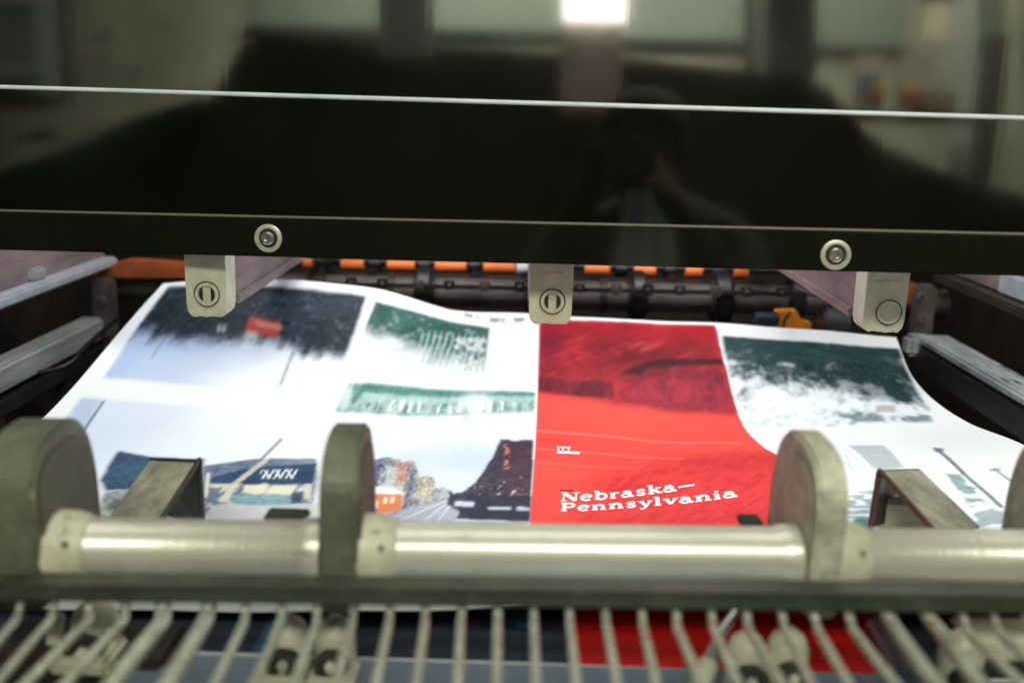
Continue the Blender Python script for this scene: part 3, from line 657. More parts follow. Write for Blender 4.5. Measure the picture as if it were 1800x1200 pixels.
# ---- upper green photos, second column
m = pmask([(0.3057,0.0464),(0.3805,0.0492),(0.4583,0.073),(0.4597,0.2755),(0.3082,0.2134),(0.3013,0.1356)], (1, 1))
put(m, (0.84, 0.87, 0.87))
ln = np.array([(0.2999,0.136),(0.3375,0.1542),(0.3725,0.184),(0.3922,0.2059),(0.4138,0.2103),(0.4642,0.2194)])
jag = (fbm(SS*50, TT*30, 20)-.5)*.06 + (fbm(SS*160, TT*90, 28)-.5)*.03
gk = blur(ss(np.interp(SS, ln[:, 0], ln[:, 1]) - TT - jag, -.035, .03), (2, 1))*m
put(gk, mixc((0.006, 0.048, 0.040), (0.070, 0.200, 0.165), np.clip(fbm(SS*50, TT*36, 21)*.8 + fbm(SS*150, TT*90, 29)*.5 - .2, 0, 1)))
put(gk*ss(fbm(SS*130, TT*70, 19), .58, .78)*.5, (0.42, 0.56, 0.52))
st = pmask([(0.3694,0.1187),(0.4072,0.1121),(0.4568,0.1129),(0.4592,0.2641),(0.3773,0.2394)], (5, 3))*m
put(st*ss(np.sin(SS*820 + TT*12 + fbm(SS*30, TT*20, 23)*3), -.1, .6)*(.35+.5*fbm(SS*60, TT*30, 39)), (0.58, 0.68, 0.66)); put(st*(1-gk)*ss(np.sin(SS*820 + TT*12), .2, .9)*.45, (0.16, 0.30, 0.27))
put(pmask([(0.4151,0.1197),(0.4572,0.1224),(0.4593,0.2679),(0.4213,0.2566)], (4, 3))*m*ss(fbm(SS*170, TT*60, 22), .42, .62)*.75, (0.80, 0.84, 0.83))
put(pmask([(0.4166,0.1435),(0.4576,0.1317),(0.458,0.2407),(0.4206,0.2475)], (4, 3))*m*ss(fbm(SS*140, TT*50, 25), .58, .70)*.6, (0.06, 0.17, 0.15))
m = pmask([(0.3036,0.3137),(0.3235,0.31),(0.4209,0.3088),(0.5228,0.3082),(0.5231,0.374),(0.4078,0.399),(0.2998,0.4119)], (2, 2))
put(m, mixc((0.06, 0.22, 0.19), (0.62, 0.73, 0.71), np.clip(fbm(SS*75, TT*34, 24)*1.1 + fbm(SS*260, TT*30, 47)*.7 - .45, 0, 1)))
put(m*pmask([(0.3207,0.3142),(0.421,0.3106),(0.5228,0.3082),(0.523,0.3242),(0.3243,0.3429),(0.3143,0.3917),(0.3149,0.3449)], (2, 2))*.9, mixc((0.02, 0.14, 0.115), (0.08, 0.26, 0.22), fbm(SS*40, TT*60, 48)))
put(m*pmask([(0.3243,0.3429),(0.523,0.3242),(0.5232,0.3401),(0.3269,0.3643)], (1, 2))*.65, (0.40, 0.58, 0.54))
wn = ss(np.sin(SS*520 + fbm(SS*22, TT*1, 26)*16), .0, .5)*ss(noise2(SS*60, TT*20, 49), .25, .5)
put(m*pmask([(0.3584,0.3552),(0.4994,0.3435),(0.497,0.3762),(0.3557,0.3922)], (1, 1))*wn*.9, (0.80, 0.85, 0.84)); put(m*pmask([(0.3278,0.3714),(0.5233,0.3436),(0.5218,0.3724),(0.3127,0.4053)], (1, 1))*ss(fbm(SS*330, TT*24, 38), .55, .72)*.75, (0.03, 0.13, 0.12))
put(m*pmask([(0.4385,0.3215),(0.4686,0.3203),(0.4685,0.3797),(0.4386,0.3775)], (6, 6))*.75, (0.80, 0.86, 0.85)); put(m*pmask([(0.2942,0.3673),(0.3084,0.3203),(0.313,0.3863),(0.3071,0.4104)], (2, 2))*.6, (0.72, 0.80, 0.80))
put(pmask([(0.3379,0.4055),(0.4202,0.394),(0.4843,0.3854),(0.46,0.4193),(0.3978,0.4374),(0.3585,0.4217)], (6, 8))*ss(fbm(SS*110, TT*50, 27), .45, .75)*.55, (0.25, 0.42, 0.42))

# ---- lower city street photo
m = pmask([(0.3467,0.4858),(0.4376,0.4727),(0.5233,0.469),(0.5254,0.7552),(0.5277,0.9182),(0.3788,0.9126),(0.3662,0.6992)], (1, 1))
put(m, mixc((0.62, 0.69, 0.84), (0.88, 0.89, 0.92), np.clip(fbm(SS*9, TT*9, 30)*1.5 + fbm(SS*30, TT*24, 54)*.4 - .35 + (.46-SS)*4*np.clip((.70-TT)*6, 0, 1)*0 - ss(SS, .42, .52)*ss(.60-TT, -.02, .05)*.5, 0, 1)))
ln = np.array([(0.3509,0.5626),(0.3822,0.5622),(0.3879,0.5739),(0.4009,0.5721),(0.407,0.6203),(0.4226,0.6175),(0.4291,0.6493),(0.4415,0.6632),(0.4589,0.6557),(0.4716,0.6097),(0.4823,0.5338),(0.4874,0.4723),(0.5233,0.469)])
city = blur(ss(TT + (fbm(SS*150, TT*30, 31)-.5)*.035 - np.interp(SS, ln[:, 0], ln[:, 1]), -.003, .004), (0, 1))*m
fine = np.clip(fbm(SS*120, TT*46, 33)*.9 + fbm(SS*420, TT*120, 55)*.8 - .45, 0, 1)
put(city*pmask([(0.3453,0.5527),(0.4411,0.5401),(0.448,0.7845),(0.365,0.7807)]), mixc((0.07, 0.10, 0.18), (0.80, 0.76, 0.66), fine))
put(pmask([(0.3556,0.5684),(0.3654,0.5636),(0.3682,0.6581),(0.363,0.6586)], (0, 1))*.85, mixc((0.03, 0.05, 0.14), (0.20, 0.26, 0.40), fine)); put(city*pmask([(0.3795,0.5749),(0.3956,0.5647),(0.3962,0.6435),(0.3812,0.6459)], (2, 1))*(.3+.5*fine), (0.70, 0.24, 0.10)); put(city*pmask([(0.4075,0.6202),(0.4226,0.6175),(0.4236,0.6786),(0.4076,0.6802)], (1, 1))*.6, mixc((0.30, 0.20, 0.12), (0.82, 0.70, 0.48), fine))
put(city*pmask([(0.3724,0.5915),(0.3837,0.5825),(0.3842,0.656),(0.3751,0.6573)], (2, 1))*.55, (0.62, 0.68, 0.72)); put(city*ss(np.sin(SS*1500), .3, .9)*ss(np.sin(TT*420), .0, .6)*pmask([(0.3523,0.5645),(0.4238,0.5559),(0.4304,0.6746),(0.3621,0.6828)])*.45, (0.06, 0.08, 0.14))
put(city*pmask([(0.4144,0.48),(0.5245,0.4644),(0.5301,0.7569),(0.4519,0.7521),(0.4419,0.6705)]), mixc((0.012, 0.012, 0.028), (0.115, 0.085, 0.125), np.clip(fbm(SS*70, TT*50, 34)*.7 + fbm(SS*300, TT*90, 56)*.6 - .3, 0, 1)))
put(city*pmask([(0.4975,0.4774),(0.5247,0.4759),(0.5265,0.695),(0.5011,0.6951)], (6, 4))*.45, (0.10, 0.035, 0.045))
put(pmask([(0.4923,0.4889),(0.4979,0.4883),(0.4997,0.587),(0.495,0.5865)], (1, 1))*ss(noise2(SS*240, TT*130, 35), .3, .6)*.75, (0.62, 0.22, 0.13))
put(city*pmask([(0.4683,0.6017),(0.5213,0.6141),(0.5231,0.7295),(0.4732,0.7127)])*ss(noise2(SS*300, TT*150, 36), .84, .95)*.8, (0.80, 0.42, 0.24)); put(city*pmask([(0.4461,0.6369),(0.5219,0.6411),(0.5236,0.7466),(0.4512,0.7393)])*ss(noise2(SS*340, TT*110, 57), .82, .95)*.5, (0.55, 0.60, 0.72))
rd = pmask([(0.4426,0.6853),(0.4599,0.6785),(0.4523,0.7594),(0.5249,0.7569),(0.5262,0.9181),(0.3788,0.9126),(0.3738,0.7574),(0.4041,0.7151)], (1, 1))*m
put(rd, mixc((0.34, 0.34, 0.44), (0.50, 0.50, 0.60), fbm(SS*40, TT*30, 37)))
for l in ([(0.443,0.6927),(0.4207,0.7557)], [(0.4471,0.6929),(0.4349,0.7566)], [(0.4389,0.6927),(0.3957,0.7549)]): put(lmask(l, .0011)*.7, (0.80, 0.80, 0.86))
put(pmask([(0.4419,0.6705),(0.5257,0.681),(0.5249,0.7569),(0.4692,0.7525),(0.4412,0.7038)], (1, 1))*.95, (0.028, 0.030, 0.055)); put(pmask([(0.4489,0.6929),(0.4696,0.6978),(0.4685,0.7125),(0.4485,0.7096)], (1, 1))*.9, (0.70, 0.72, 0.80)); put(pmask([(0.4837,0.7148),(0.5063,0.7145),(0.5065,0.7215),(0.4839,0.7202)])*.9, (0.75, 0.77, 0.86))
put(pmask([(0.5118,0.7126),(0.5238,0.7141),(0.5241,0.7243),(0.5121,0.723)], (1, 1))*.8, (0.70, 0.72, 0.82))
put(pmask([(0.3639,0.655),(0.3831,0.6561),(0.397,0.6747),(0.3909,0.6858),(0.3644,0.6758)], (1, 1)), (0.84, 0.84, 0.84))
put(pmask([(0.3647,0.6792),(0.3947,0.675),(0.3951,0.7226),(0.3692,0.735)], (1, 1)), (0.72, 0.20, 0.08)); put(pmask([(0.3727,0.6867),(0.3908,0.6841),(0.3909,0.7027),(0.374,0.7049)], (0, 0))*(np.sin(SS*900) > -.2), (0.70, 0.66, 0.42)); put(pmask([(0.3662,0.6992),(0.3713,0.6986),(0.3728,0.7182),(0.3678,0.7188)]), (0.78, 0.75, 0.66))

# ---- red page
m = pmask([(0.5252,0.0197),(0.6435,0.0132),(0.7561,0.0163),(0.7575,0.1275),(0.7589,0.2197),(0.7598,0.3207),(0.7572,0.4217),(0.7511,0.5348),(0.7578,0.5993),(0.7568,0.7637),(0.7559,1.0575),(0.5257,1.0268),(0.5254,0.7552),(0.5254,0.5921),(0.5256,0.4113),(0.5258,0.2149)], (0, 0))
RED = m
put(m, mixc((0.84, 0.050, 0.042), (0.92, 0.092, 0.068), fbm(SS*10, TT*10, 40)))
up = pmask([(0.5252,0.0197),(0.7577,0.0159),(0.7611,0.3208),(0.7593,0.378),(0.6354,0.3485),(0.5759,0.3234),(0.5221,0.3119)], (6, 6))*m
put(up*.92, mixc((0.16, 0.006, 0.016), (0.60, 0.022, 0.034), np.clip(fbm(SS*16 - TT*5, TT*14 + SS*10, 41)*1.5-.25, 0, 1)))
stk = np.clip(noise2(SS*150 + TT*95, SS*9 - TT*6, 42)*1.8-.9, 0, 1)*np.clip(fbm(SS*9, TT*9, 43)*2-.5, 0, 1)
put(blur(up*stk, (1, 1))*.6, (0.26, 0.008, 0.025)); put(up*ss(fbm(SS*120 + TT*80, SS*14 - TT*10, 44), .55, .85)*.35, (0.80, 0.12, 0.13)); put(up*ss(fbm(SS*60, TT*40, 64), .45, .70)*.45, (0.14, 0.006, 0.018))
put(up*pmask([(0.5252,0.0247),(0.5635,0.0243),(0.5524,0.2123),(0.5253,0.2361)], (10, 10))*.7, (0.22, 0.012, 0.04)); put(up*pmask([(0.5252,0.0197),(0.7561,0.0163),(0.7562,0.0894),(0.5256,0.0822)], (8, 4))*.55, (0.40, 0.008, 0.02))
put(pmask([(0.662,0.1927),(0.6915,0.1847),(0.7583,0.178),(0.7595,0.2016),(0.6608,0.2239),(0.6501,0.2479),(0.6251,0.2395),(0.6397,0.2167)], (3, 2))*m*.95, (0.055, 0.005, 0.014))
put(pmask([(0.5241,0.2561),(0.5627,0.2701),(0.5901,0.2637),(0.6161,0.2707),(0.6161,0.3224),(0.5692,0.3166),(0.5248,0.3079)], (2, 2))*m*.9, mixc((0.045, 0.004, 0.013), (0.26, 0.015, 0.034), np.clip(fbm(SS*110, TT*16, 59)*1.2 + fbm(SS*300, TT*30, 63)*.5 - .5, 0, 1)))
put(pmask([(0.6302,0.304),(0.6523,0.2631),(0.7039,0.2273),(0.7581,0.2197),(0.7578,0.3505),(0.7546,0.3656),(0.6829,0.3458),(0.6362,0.3288)], (4, 4))*m*.85, mixc((0.10, 0.006, 0.022), (0.52, 0.025, 0.05), np.clip(fbm(SS*90, TT*22, 45)*1.0 + fbm(SS*240, TT*70, 71)*.6 - .4, 0, 1)))
lo = pmask([(0.6092,0.6103),(0.6694,0.5688),(0.7481,0.5466),(0.7731,0.6736),(0.756,1.0504),(0.5636,1.0223),(0.5658,0.7664),(0.5817,0.6447)], (12, 20))*m
put(lo*np.clip(noise2(SS*210 + TT*120, SS*60 - TT*40, 46)*1.6-.5, 0, 1)*.7, (0.40, 0.010, 0.022)); put(lo*.55, (0.62, 0.016, 0.028))
for l, w, k in (([(0.5272,0.4357),(0.6111,0.457),(0.6796,0.49),(0.7339,0.5022)], .0022, .35), ([(0.5263,0.5067),(0.5957,0.5326),(0.6691,0.5714)], .0014, .4), ([(0.526,0.5636),(0.5828,0.5856),(0.6308,0.5984)], .0012, .22)): put(lmask(l, w, (1, 2))*k*m, (0.92, 0.36, 0.32))
put(pmask([(0.7595,0.009),(0.7589,0.1271),(0.761,0.2282),(0.762,0.3246),(0.7599,0.4268),(0.7686,0.3995),(0.7682,0.3029),(0.7666,0.2194),(0.7649,0.1255)], (1, 1))*0, WHITE)

# ---- upper right photo (dark conifers over snow, printed upside down)
m = pmask([(0.7629,0.07),(0.8741,0.0674),(0.998,0.0584),(0.9976,0.1874),(0.9812,0.34),(0.964,0.4131),(0.8727,0.4295),(0.7707,0.4223),(0.761,0.3884),(0.762,0.2836)], (1, 2))
put(m, (0.80, 0.84, 0.87))
nz = fbm(SS*48, TT*26, 50); nz2 = fbm(SS*170 + TT*70, TT*60 - SS*30, 51); nz3 = fbm(SS*340, TT*90, 58)
ln = np.array([(0.7543,0.2242),(0.793,0.2537),(0.8395,0.258),(0.8809,0.2973),(0.9252,0.3147),(0.9581,0.3453)])
g_ = np.clip((np.interp(SS, ln[:, 0], ln[:, 1]) - TT)/.05, -2.6, 2.0)
dk = blur(ss(nz + .45*(nz2-.5) + .3*(nz3-.5) + g_*.15, .28, .74), (1, 1))*m
put(dk, mixc((0.003, 0.020, 0.023), (0.045, 0.105, 0.110), np.clip(fbm(SS*36, TT*30, 52)*.9 + nz3*.5 - .3, 0, 1)))
put(m*(1-dk)*ss(nz2, .52, .72)*.45, (0.26, 0.40, 0.44)); put(dk*ss(nz3, .60, .80)*.35*ss(TT, .08, .16), (0.40, 0.52, 0.55))
put(pmask([(0.7629,0.07),(0.8741,0.0674),(0.998,0.0584),(0.9978,0.1351),(0.8625,0.1864),(0.7645,0.1819)], (3, 8))*m*.85, mixc((0.006, 0.036, 0.037), (0.036, 0.088, 0.084), fbm(SS*24, TT*44, 53)))
put(pmask([(0.9012,0.1706),(0.9978,0.1351),(0.9754,0.3131),(0.9181,0.3158),(0.892,0.2737)], (8, 12))*m*.6, (0.010, 0.036, 0.040)); put(m*pmask([(0.8681,0.366),(0.9763,0.3732),(0.9627,0.413),(0.8528,0.4102)], (2, 4))*blur(ss(nz2, .4, .6), (0, 2))*.8, (0.10, 0.17, 0.19))
put(pmask([(0.847,0.3009),(0.8844,0.2969),(0.8739,0.336),(0.8409,0.3326)], (2, 3))*m*.55, (0.75, 0.80, 0.84))
put(m*pmask([(0.9185,0.3434),(0.943,0.3392),(0.9351,0.3692),(0.9117,0.3717)], (1, 2))*.5, (0.22, 0.10, 0.06))
# ---- lower right page
put(pmask([(0.8353,0.5371),(0.8711,0.5403),(0.8643,0.6338),(0.8332,0.635)], (1, 1)), (0.50, 0.54, 0.56))
for l in ([(0.8272,0.5573),(0.824,0.6814)], [(0.8111,0.6053),(0.8159,0.7032)], [(0.7995,0.6515),(0.807,0.7123)], [(0.8211,0.5732),(0.8004,0.693)]): put(lmask(l, .0007)*.55, (0.45, 0.52, 0.54))
put(pmask([(0.7913,0.6923),(0.8218,0.6908),(0.8027,0.7924),(0.7764,0.7917)])*blur((noise2(SS*120, TT*170, 60) > .55).astype(float), (0, 1))*.75, (0.20, 0.33, 0.36)); put(pmask([(0.7881,0.7744),(0.8026,0.7712),(0.7957,0.8284),(0.7822,0.8278)]), (0.10, 0.28, 0.24))
put(lmask([(0.9146,0.5774),(0.9103,0.6703),(0.9145,0.7532)], .0022)*.92, (0.10, 0.14, 0.17)); put(pmask([(0.9149,0.5597),(0.9231,0.5683),(0.9143,0.5881),(0.9097,0.5789)]), (0.14, 0.18, 0.20)); put(lmask([(0.941,0.6521),(0.9432,0.6876)], .0014)*.85, (0.16, 0.20, 0.22)); put(lmask([(0.9369,0.6549),(0.9449,0.6525)], .0018)*.85, (0.16, 0.20, 0.22))
b_ = pmask([(0.8944,0.6567),(0.9124,0.664),(0.907,0.7368),(0.8894,0.7408)]); put(b_*(noise2(SS*130, TT*90, 61) > .45)*.85, (0.16, 0.30, 0.31))
put(pmask([(0.8894,0.7408),(0.9169,0.7439),(0.9158,0.8193),(0.8846,0.8194)])*(noise2(SS*90 + TT*60, TT*120, 62) > .5)*.7, (0.22, 0.30, 0.34))
# ---- colour bar patches on the far margin
for k, (x, y) in enumerate(((654,497+14), (705,510), (743,522), (790,542), (826,554), (872,563), (915,562), (1040,566), (1090,569), (600,497))):
    pass
for q, c in zip(([(0.3251,-0.0229),(0.3401,-0.0254),(0.3398,-0.0112),(0.3248,-0.0091)], [(0.3401,-0.0254),(0.3461,-0.0269),(0.3457,-0.0125),(0.3398,-0.0112)], [(0.3552,-0.0273),(0.3687,-0.0302),(0.3683,-0.0149),(0.3548,-0.0125)], [(0.3687,-0.0302),(0.3739,-0.0312),(0.3736,-0.0156),(0.3683,-0.0149)], [(0.3905,-0.0144),(0.4046,-0.0122),(0.4041,0.0051),(0.3908,0.0015)], [(0.4062,-0.0104),(0.4118,-0.008),(0.4114,0.0095),(0.4058,0.0069)],
                 [(0.4205,0.0057),(0.4336,0.014),(0.4337,0.0314),(0.4207,0.0231)], [(0.4368,0.0135),(0.4433,0.0183),(0.4426,0.0355),(0.4361,0.0309)], [(0.458,0.0253),(0.4707,0.0268),(0.4705,0.0451),(0.4579,0.0443)], [(0.4723,0.0266),(0.4786,0.0259),(0.4783,0.0439),(0.4721,0.0448)], [(0.4904,0.0243),(0.5052,0.0218),(0.5047,0.0367),(0.4907,0.0393)], [(0.2886,-0.0161),(0.3027,-0.016),(0.3022,-0.0049),(0.289,-0.0056)]),
                ((0.03, 0.04, 0.09), (0.75, 0.55, 0.12), (0.03, 0.05, 0.10), (0.78, 0.55, 0.10), (0.22, 0.26, 0.34), (0.75, 0.62, 0.30), (0.30, 0.32, 0.40), (0.80, 0.66, 0.15), (0.30, 0.32, 0.38), (0.72, 0.40, 0.36), (0.25, 0.27, 0.33), (0.05, 0.05, 0.08))):
    put(pmask(q, (0, 0)), c)

soft = np.stack([blur(IMG[..., k], (2, 1)) for k in range(3)], -1); f_ = (.35 + .5*ss(.50 - TT, -.08, .12))[..., None]*(1 - .6*RED[..., None]); IMG = IMG*(1-f_) + soft*f_
lum_ = IMG.max(-1); inkn = fbm(SS*330, TT*210, 68)*.6 + fbm(SS*110, TT*80, 69)*.4 - .5
IMG *= (1 + ss(.62 - lum_, -.12, .35)*1.1*inkn*(1 - .75*RED))[..., None]; IMG = np.clip(IMG, 0.003, 0.95)
def grid_mesh(name, P, C):
    nt, ns = P.shape[:2]; me = bpy.data.meshes.new(name)
    idx = np.arange(nt*ns).reshape(nt, ns)
    q = np.stack([idx[:-1, :-1], idx[:-1, 1:], idx[1:, 1:], idx[1:, :-1]], -1).reshape(-1, 4)[:, ::-1]
    me.vertices.add(nt*ns); me.vertices.foreach_set('co', P.reshape(-1).astype(np.float32))
    me.loops.add(q.size); me.loops.foreach_set('vertex_index', q.reshape(-1).astype(np.int32))
    me.polygons.add(len(q)); me.polygons.foreach_set('loop_start', np.arange(0, q.size, 4, dtype=np.int32))
    me.update(calc_edges=True)
    ca = me.color_attributes.new('print', 'FLOAT_COLOR', 'POINT')
    rgba = np.ones((nt*ns, 4), np.float32); rgba[:, :3] = np.clip(C.reshape(-1, 3), 0, 1)
    ca.data.foreach_set('color', rgba.reshape(-1))
    me.polygons.foreach_set('use_smooth', [True]*len(q)); me.update()
    return me
def print_mat(name, rough=0.55):
    m = bpy.data.materials.new(name); m.use_nodes = True; nt = m.node_tree; b = nt.nodes['Principled BSDF']
    a = nt.nodes.new('ShaderNodeVertexColor'); a.layer_name = 'print'
    nt.links.new(a.outputs['Color'], b.inputs['Base Color']); b.inputs['Roughness'].default_value = rough; b.inputs['Specular IOR Level'].default_value = 0.22
    n = nt.nodes.new('ShaderNodeTexNoise'); n.inputs['Scale'].default_value = 900; ge = nt.nodes.new('ShaderNodeNewGeometry'); nt.links.new(ge.outputs['Position'], n.inputs['Vector'])
    bp = nt.nodes.new('ShaderNodeBump'); bp.inputs['Strength'].default_value = 0.10; bp.inputs['Distance'].default_value = 0.0005; nt.links.new(n.outputs['Fac'], bp.inputs['Height']); nt.links.new(bp.outputs['Normal'], b.inputs['Normal'])
    MATS[name] = m
print_mat('printed_paper')
g = thing('printed_sheet', 'large curling printed sheet with street photos and a red page, falling onto the pile', 'printed sheet')
sheet = link('sheet_face', grid_mesh('sheet_face', SURF, IMG), 'printed_paper', g)
back = SURF[::10, ::15].copy(); back[:, :, 2] -= 0.0012
link('sheet_back', grid_mesh('sheet_back', back, np.full(back.shape, 0.86)), 'printed_paper', g)

# ---- lettering: stroke drawn slab-serif letters
def arc(cx, cy, rx, ry, a0, a1, n=14): return [(cx + rx*math.cos(math.radians(a0 + (a1-a0)*k/n)), cy + ry*math.sin(math.radians(a0 + (a1-a0)*k/n))) for k in range(n+1)]
K, Hn, SF = .125, .055, .06
def stem(x, y0, y1, s0=True, s1=True, half=False):
    o = [([(x, y0), (x, y1)], K)]
    if s0: o.append(([(x-.15, y0+.03), (x+.15, y0+.03)], SF))
    if s1: o.append(([(x-.15, y1-.03), (x+(.05 if half else .15), y1-.03)], SF))
    return o
GL = {
 'N': (1.02, [([(.2, 0), (.2, .72)], Hn), ([(.82, 0), (.82, .72)], Hn), ([(.2, .70), (.82, .03)], .15), ([(.04, .03), (.36, .03)], SF), ([(.04, .69), (.28, .69)], SF), ([(.66, .69), (.98, .69)], SF)]),
 'P': (.84, stem(.22, 0, .72, True, False) + [([(.06, .69), (.45, .69)] + arc(.45, .515, .24, .175, 90, -90) + [(.25, .34)], .095)]),
 'e': (.66, [(arc(.33, .25, .24, .235, -40, -360+10, 20), .10), ([(.1, .27), (.55, .27)], Hn)]),
 'b': (.76, [([(.2, 0), (.2, .74)], K), ([(.04, .71), (.2, .71)], SF), (arc(.42, .25, .22, .235, 150, -150, 20), .105)]),
 'r': (.58, stem(.2, 0, .48, True, False) + [([(.04, .45), (.2, .45)], SF), ([(.22, .3), (.3, .42), (.42, .45), (.5, .40)], .085)]),
 'a': (.68, [(arc(.27, .15, .19, .14, 20, 340, 16), .09), ([(.12, .40), (.24, .47), (.38, .46), (.46, .36), (.46, .08), (.52, .03), (.64, .05)], .10)]),
 's': (.58, [([(.47, .36), (.38, .46), (.22, .46), (.12, .37), (.2, .28), (.4, .22), (.47, .13), (.38, .03), (.2, .03), (.1, .13)], .09)]),
 'k': (.76, stem(.2, 0, .74, True, False) + [([(.04, .71), (.2, .71)], SF), ([(.22, .2), (.55, .45)], .06), ([(.34, .29), (.62, .03)], .12), ([(.42, .45), (.68, .45)], SF), ([(.48, .03), (.76, .03)], SF)]),
 'n': (.80, stem(.2, 0, .48, True, False) + [([(.04, .45), (.2, .45)], SF), ([(.22, .33), (.34, .45), (.5, .45), (.58, .34), (.58, 0)], .11), ([(.44, .03), (.74, .03)], SF)]),
 'y': (.72, [([(.16, .46), (.38, .04)], .12), ([(.60, .46), (.34, -.12), (.22, -.19), (.1, -.14)], .075), ([(.03, .45), (.3, .45)], SF), ([(.46, .45), (.72, .45)], SF)]),
 'l': (.42, stem(.2, 0, .74, True, False) + [([(.04, .71), (.2, .71)], SF)]),
 'v': (.72, [([(.16, .46), (.38, .02)], .125), ([(.60, .46), (.38, .02)], .07), ([(.03, .45), (.3, .45)], SF), ([(.46, .45), (.72, .45)], SF)]),
 'i': (.42, stem(.2, 0, .48, True, False) + [([(.04, .45), (.2, .45)], SF), ([(.2, .60), (.2, .70)], .12)]),
 '-': (.85, [([(.05, .26), (.80, .26)], .095)]),
 'C': (.8, [(arc(.4, .36, .3, .33, 50, 310, 18), .12)]), 'I': (.42, stem(.2, 0, .72)), 'T': (.76, stem(.38, 0, .70, True, False) + [([(.06, .68), (.70, .68)], .08)]),
 'Y': (.8, [([(.14, .7), (.4, .34)], .12), ([(.66, .7), (.4, .34)], .08), ([(.4, .34), (.4, 0)], .12)]),
 'S': (.68, [([(.55, .56), (.42, .69), (.2, .67), (.12, .52), (.3, .39), (.5, .30), (.56, .16), (.42, .03), (.2, .04), (.1, .18)], .11)]),
 'O': (.84, [(arc(.42, .36, .30, .33, 0, 360, 22), .11)]), 'R': (.84, stem(.22, 0, .72, True, False) + [([(.06, .69), (.45, .69)] + arc(.45, .535, .2, .155, 90, -90) + [(.25, .38)], .095), ([(.45, .38), (.7, .02)], .12)]),
 'E': (.74, stem(.22, 0, .72, False, False) + [([(.1, .69), (.64, .69)], .07), ([(.2, .37), (.52, .37)], .07), ([(.1, .03), (.66, .03)], .07)]),
}
def lettering(text, M, bend, m, name, weight=1.0):
    """M: (s0, t0, ds/dx, dt/dx, ds/dy, dt/dy); bend(x) adds a rise along the line"""
    x0 = 0.0; out = []
    for ch in text:
        adv, strokes = GL[ch]
        bm = bmesh.new()
        for pts, w in strokes:
            w *= weight
            P = []
            for a, b in zip(pts, pts[1:]):
                n = max(1, int(math.hypot(b[0]-a[0], b[1]-a[1])/.12))
                P += [(a[0] + (b[0]-a[0])*k/n, a[1] + (b[1]-a[1])*k/n) for k in range(n)]
            P.append(pts[-1]); L, R = [], []
            for i, p in enumerate(P):
                q0, q1 = P[max(i-1, 0)], P[min(i+1, len(P)-1)]
                dx, dy = q1[0]-q0[0], q1[1]-q0[1]; d = math.hypot(dx, dy) or 1; nx, ny = -dy/d*w/2, dx/d*w/2
                for lst, sg in ((L, 1), (R, -1)):
                    gx, gy = x0 + p[0] + sg*nx, p[1] + sg*ny + bend(x0 + p[0])
                    v3 = surf(M[0] + gx*M[2] + gy*M[4], M[1] + gx*M[3] + gy*M[5]); v3.z += 0.0005
                    lst.append(bm.verts.new(v3))
            for i in range(len(P)-1): bm.faces.new((L[i], L[i+1], R[i+1], R[i]))
        o = obj('letter', bm, m, sheet); x0 += adv
    return x0
lettering('Nebraska-', (0.55160,0.69720,0.018150,0.001200,0.001100,-0.036700), lambda x: 0.020*x*x, 'text_white', 'letter', 1.5)
lettering('Pennsylvania', (0.55190,0.72740,0.018550,0.001350,0.000750,-0.033050), lambda x: 0.0178*x*x, 'text_white', 'letter', 1.5)
for l, w in (([(0.5518,0.6613),(0.5556,0.6623),(0.5652,0.6647)], 0.0012),):
    m_ = 0
# two short lines of tiny white print and one dark line
def print_dashes(pts, w, m, name):
    bm = bmesh.new()
    for (s0, t0), (s1, t1) in pts:
        n = 6; L = [bm.verts.new(surf(s0 + (s1-s0)*k/n, t0 + (t1-t0)*k/n - w) + V((0, 0, 0.0005))) for k in range(n+1)]
        R = [bm.verts.new(surf(s0 + (s1-s0)*k/n, t0 + (t1-t0)*k/n + w) + V((0, 0, 0.0005))) for k in range(n+1)]
        for k in range(n): bm.faces.new((L[k], L[k+1], R[k+1], R[k]))
    return obj(name, bm, m, sheet)
W_ = [(0.5485,0.5038),(0.5521,0.5048),(0.5527,0.5049),(0.5569,0.5059),(0.5575,0.506),(0.5629,0.5073),(0.5485,0.5259),(0.555,0.5274),(0.5556,0.5275),(0.5638,0.5294),(0.5644,0.5295),(0.572,0.5312),(0.5491,0.5137),(0.5509,0.5139),(0.5539,0.5141),(0.5557,0.5142),(0.5598,0.5158),(0.5616,0.5159)]
print_dashes([(W_[0], W_[1]), (W_[2], W_[3]), (W_[4], W_[5]), (W_[12], W_[13]), (W_[14], W_[15]), (W_[16], W_[17])], 0.0032, 'text_white', 'tiny_print')
print_dashes([(W_[6], W_[7]), (W_[8], W_[9]), (W_[10], W_[11])], 0.0055, 'text_white', 'tiny_print')
D_ = [(0.5518,0.6622),(0.555,0.6629),(0.5556,0.6631),(0.5652,0.6653)]
print_dashes([(D_[0], D_[1]), (D_[2], D_[3])], 0.0014, 'text_dark', 'tiny_print')

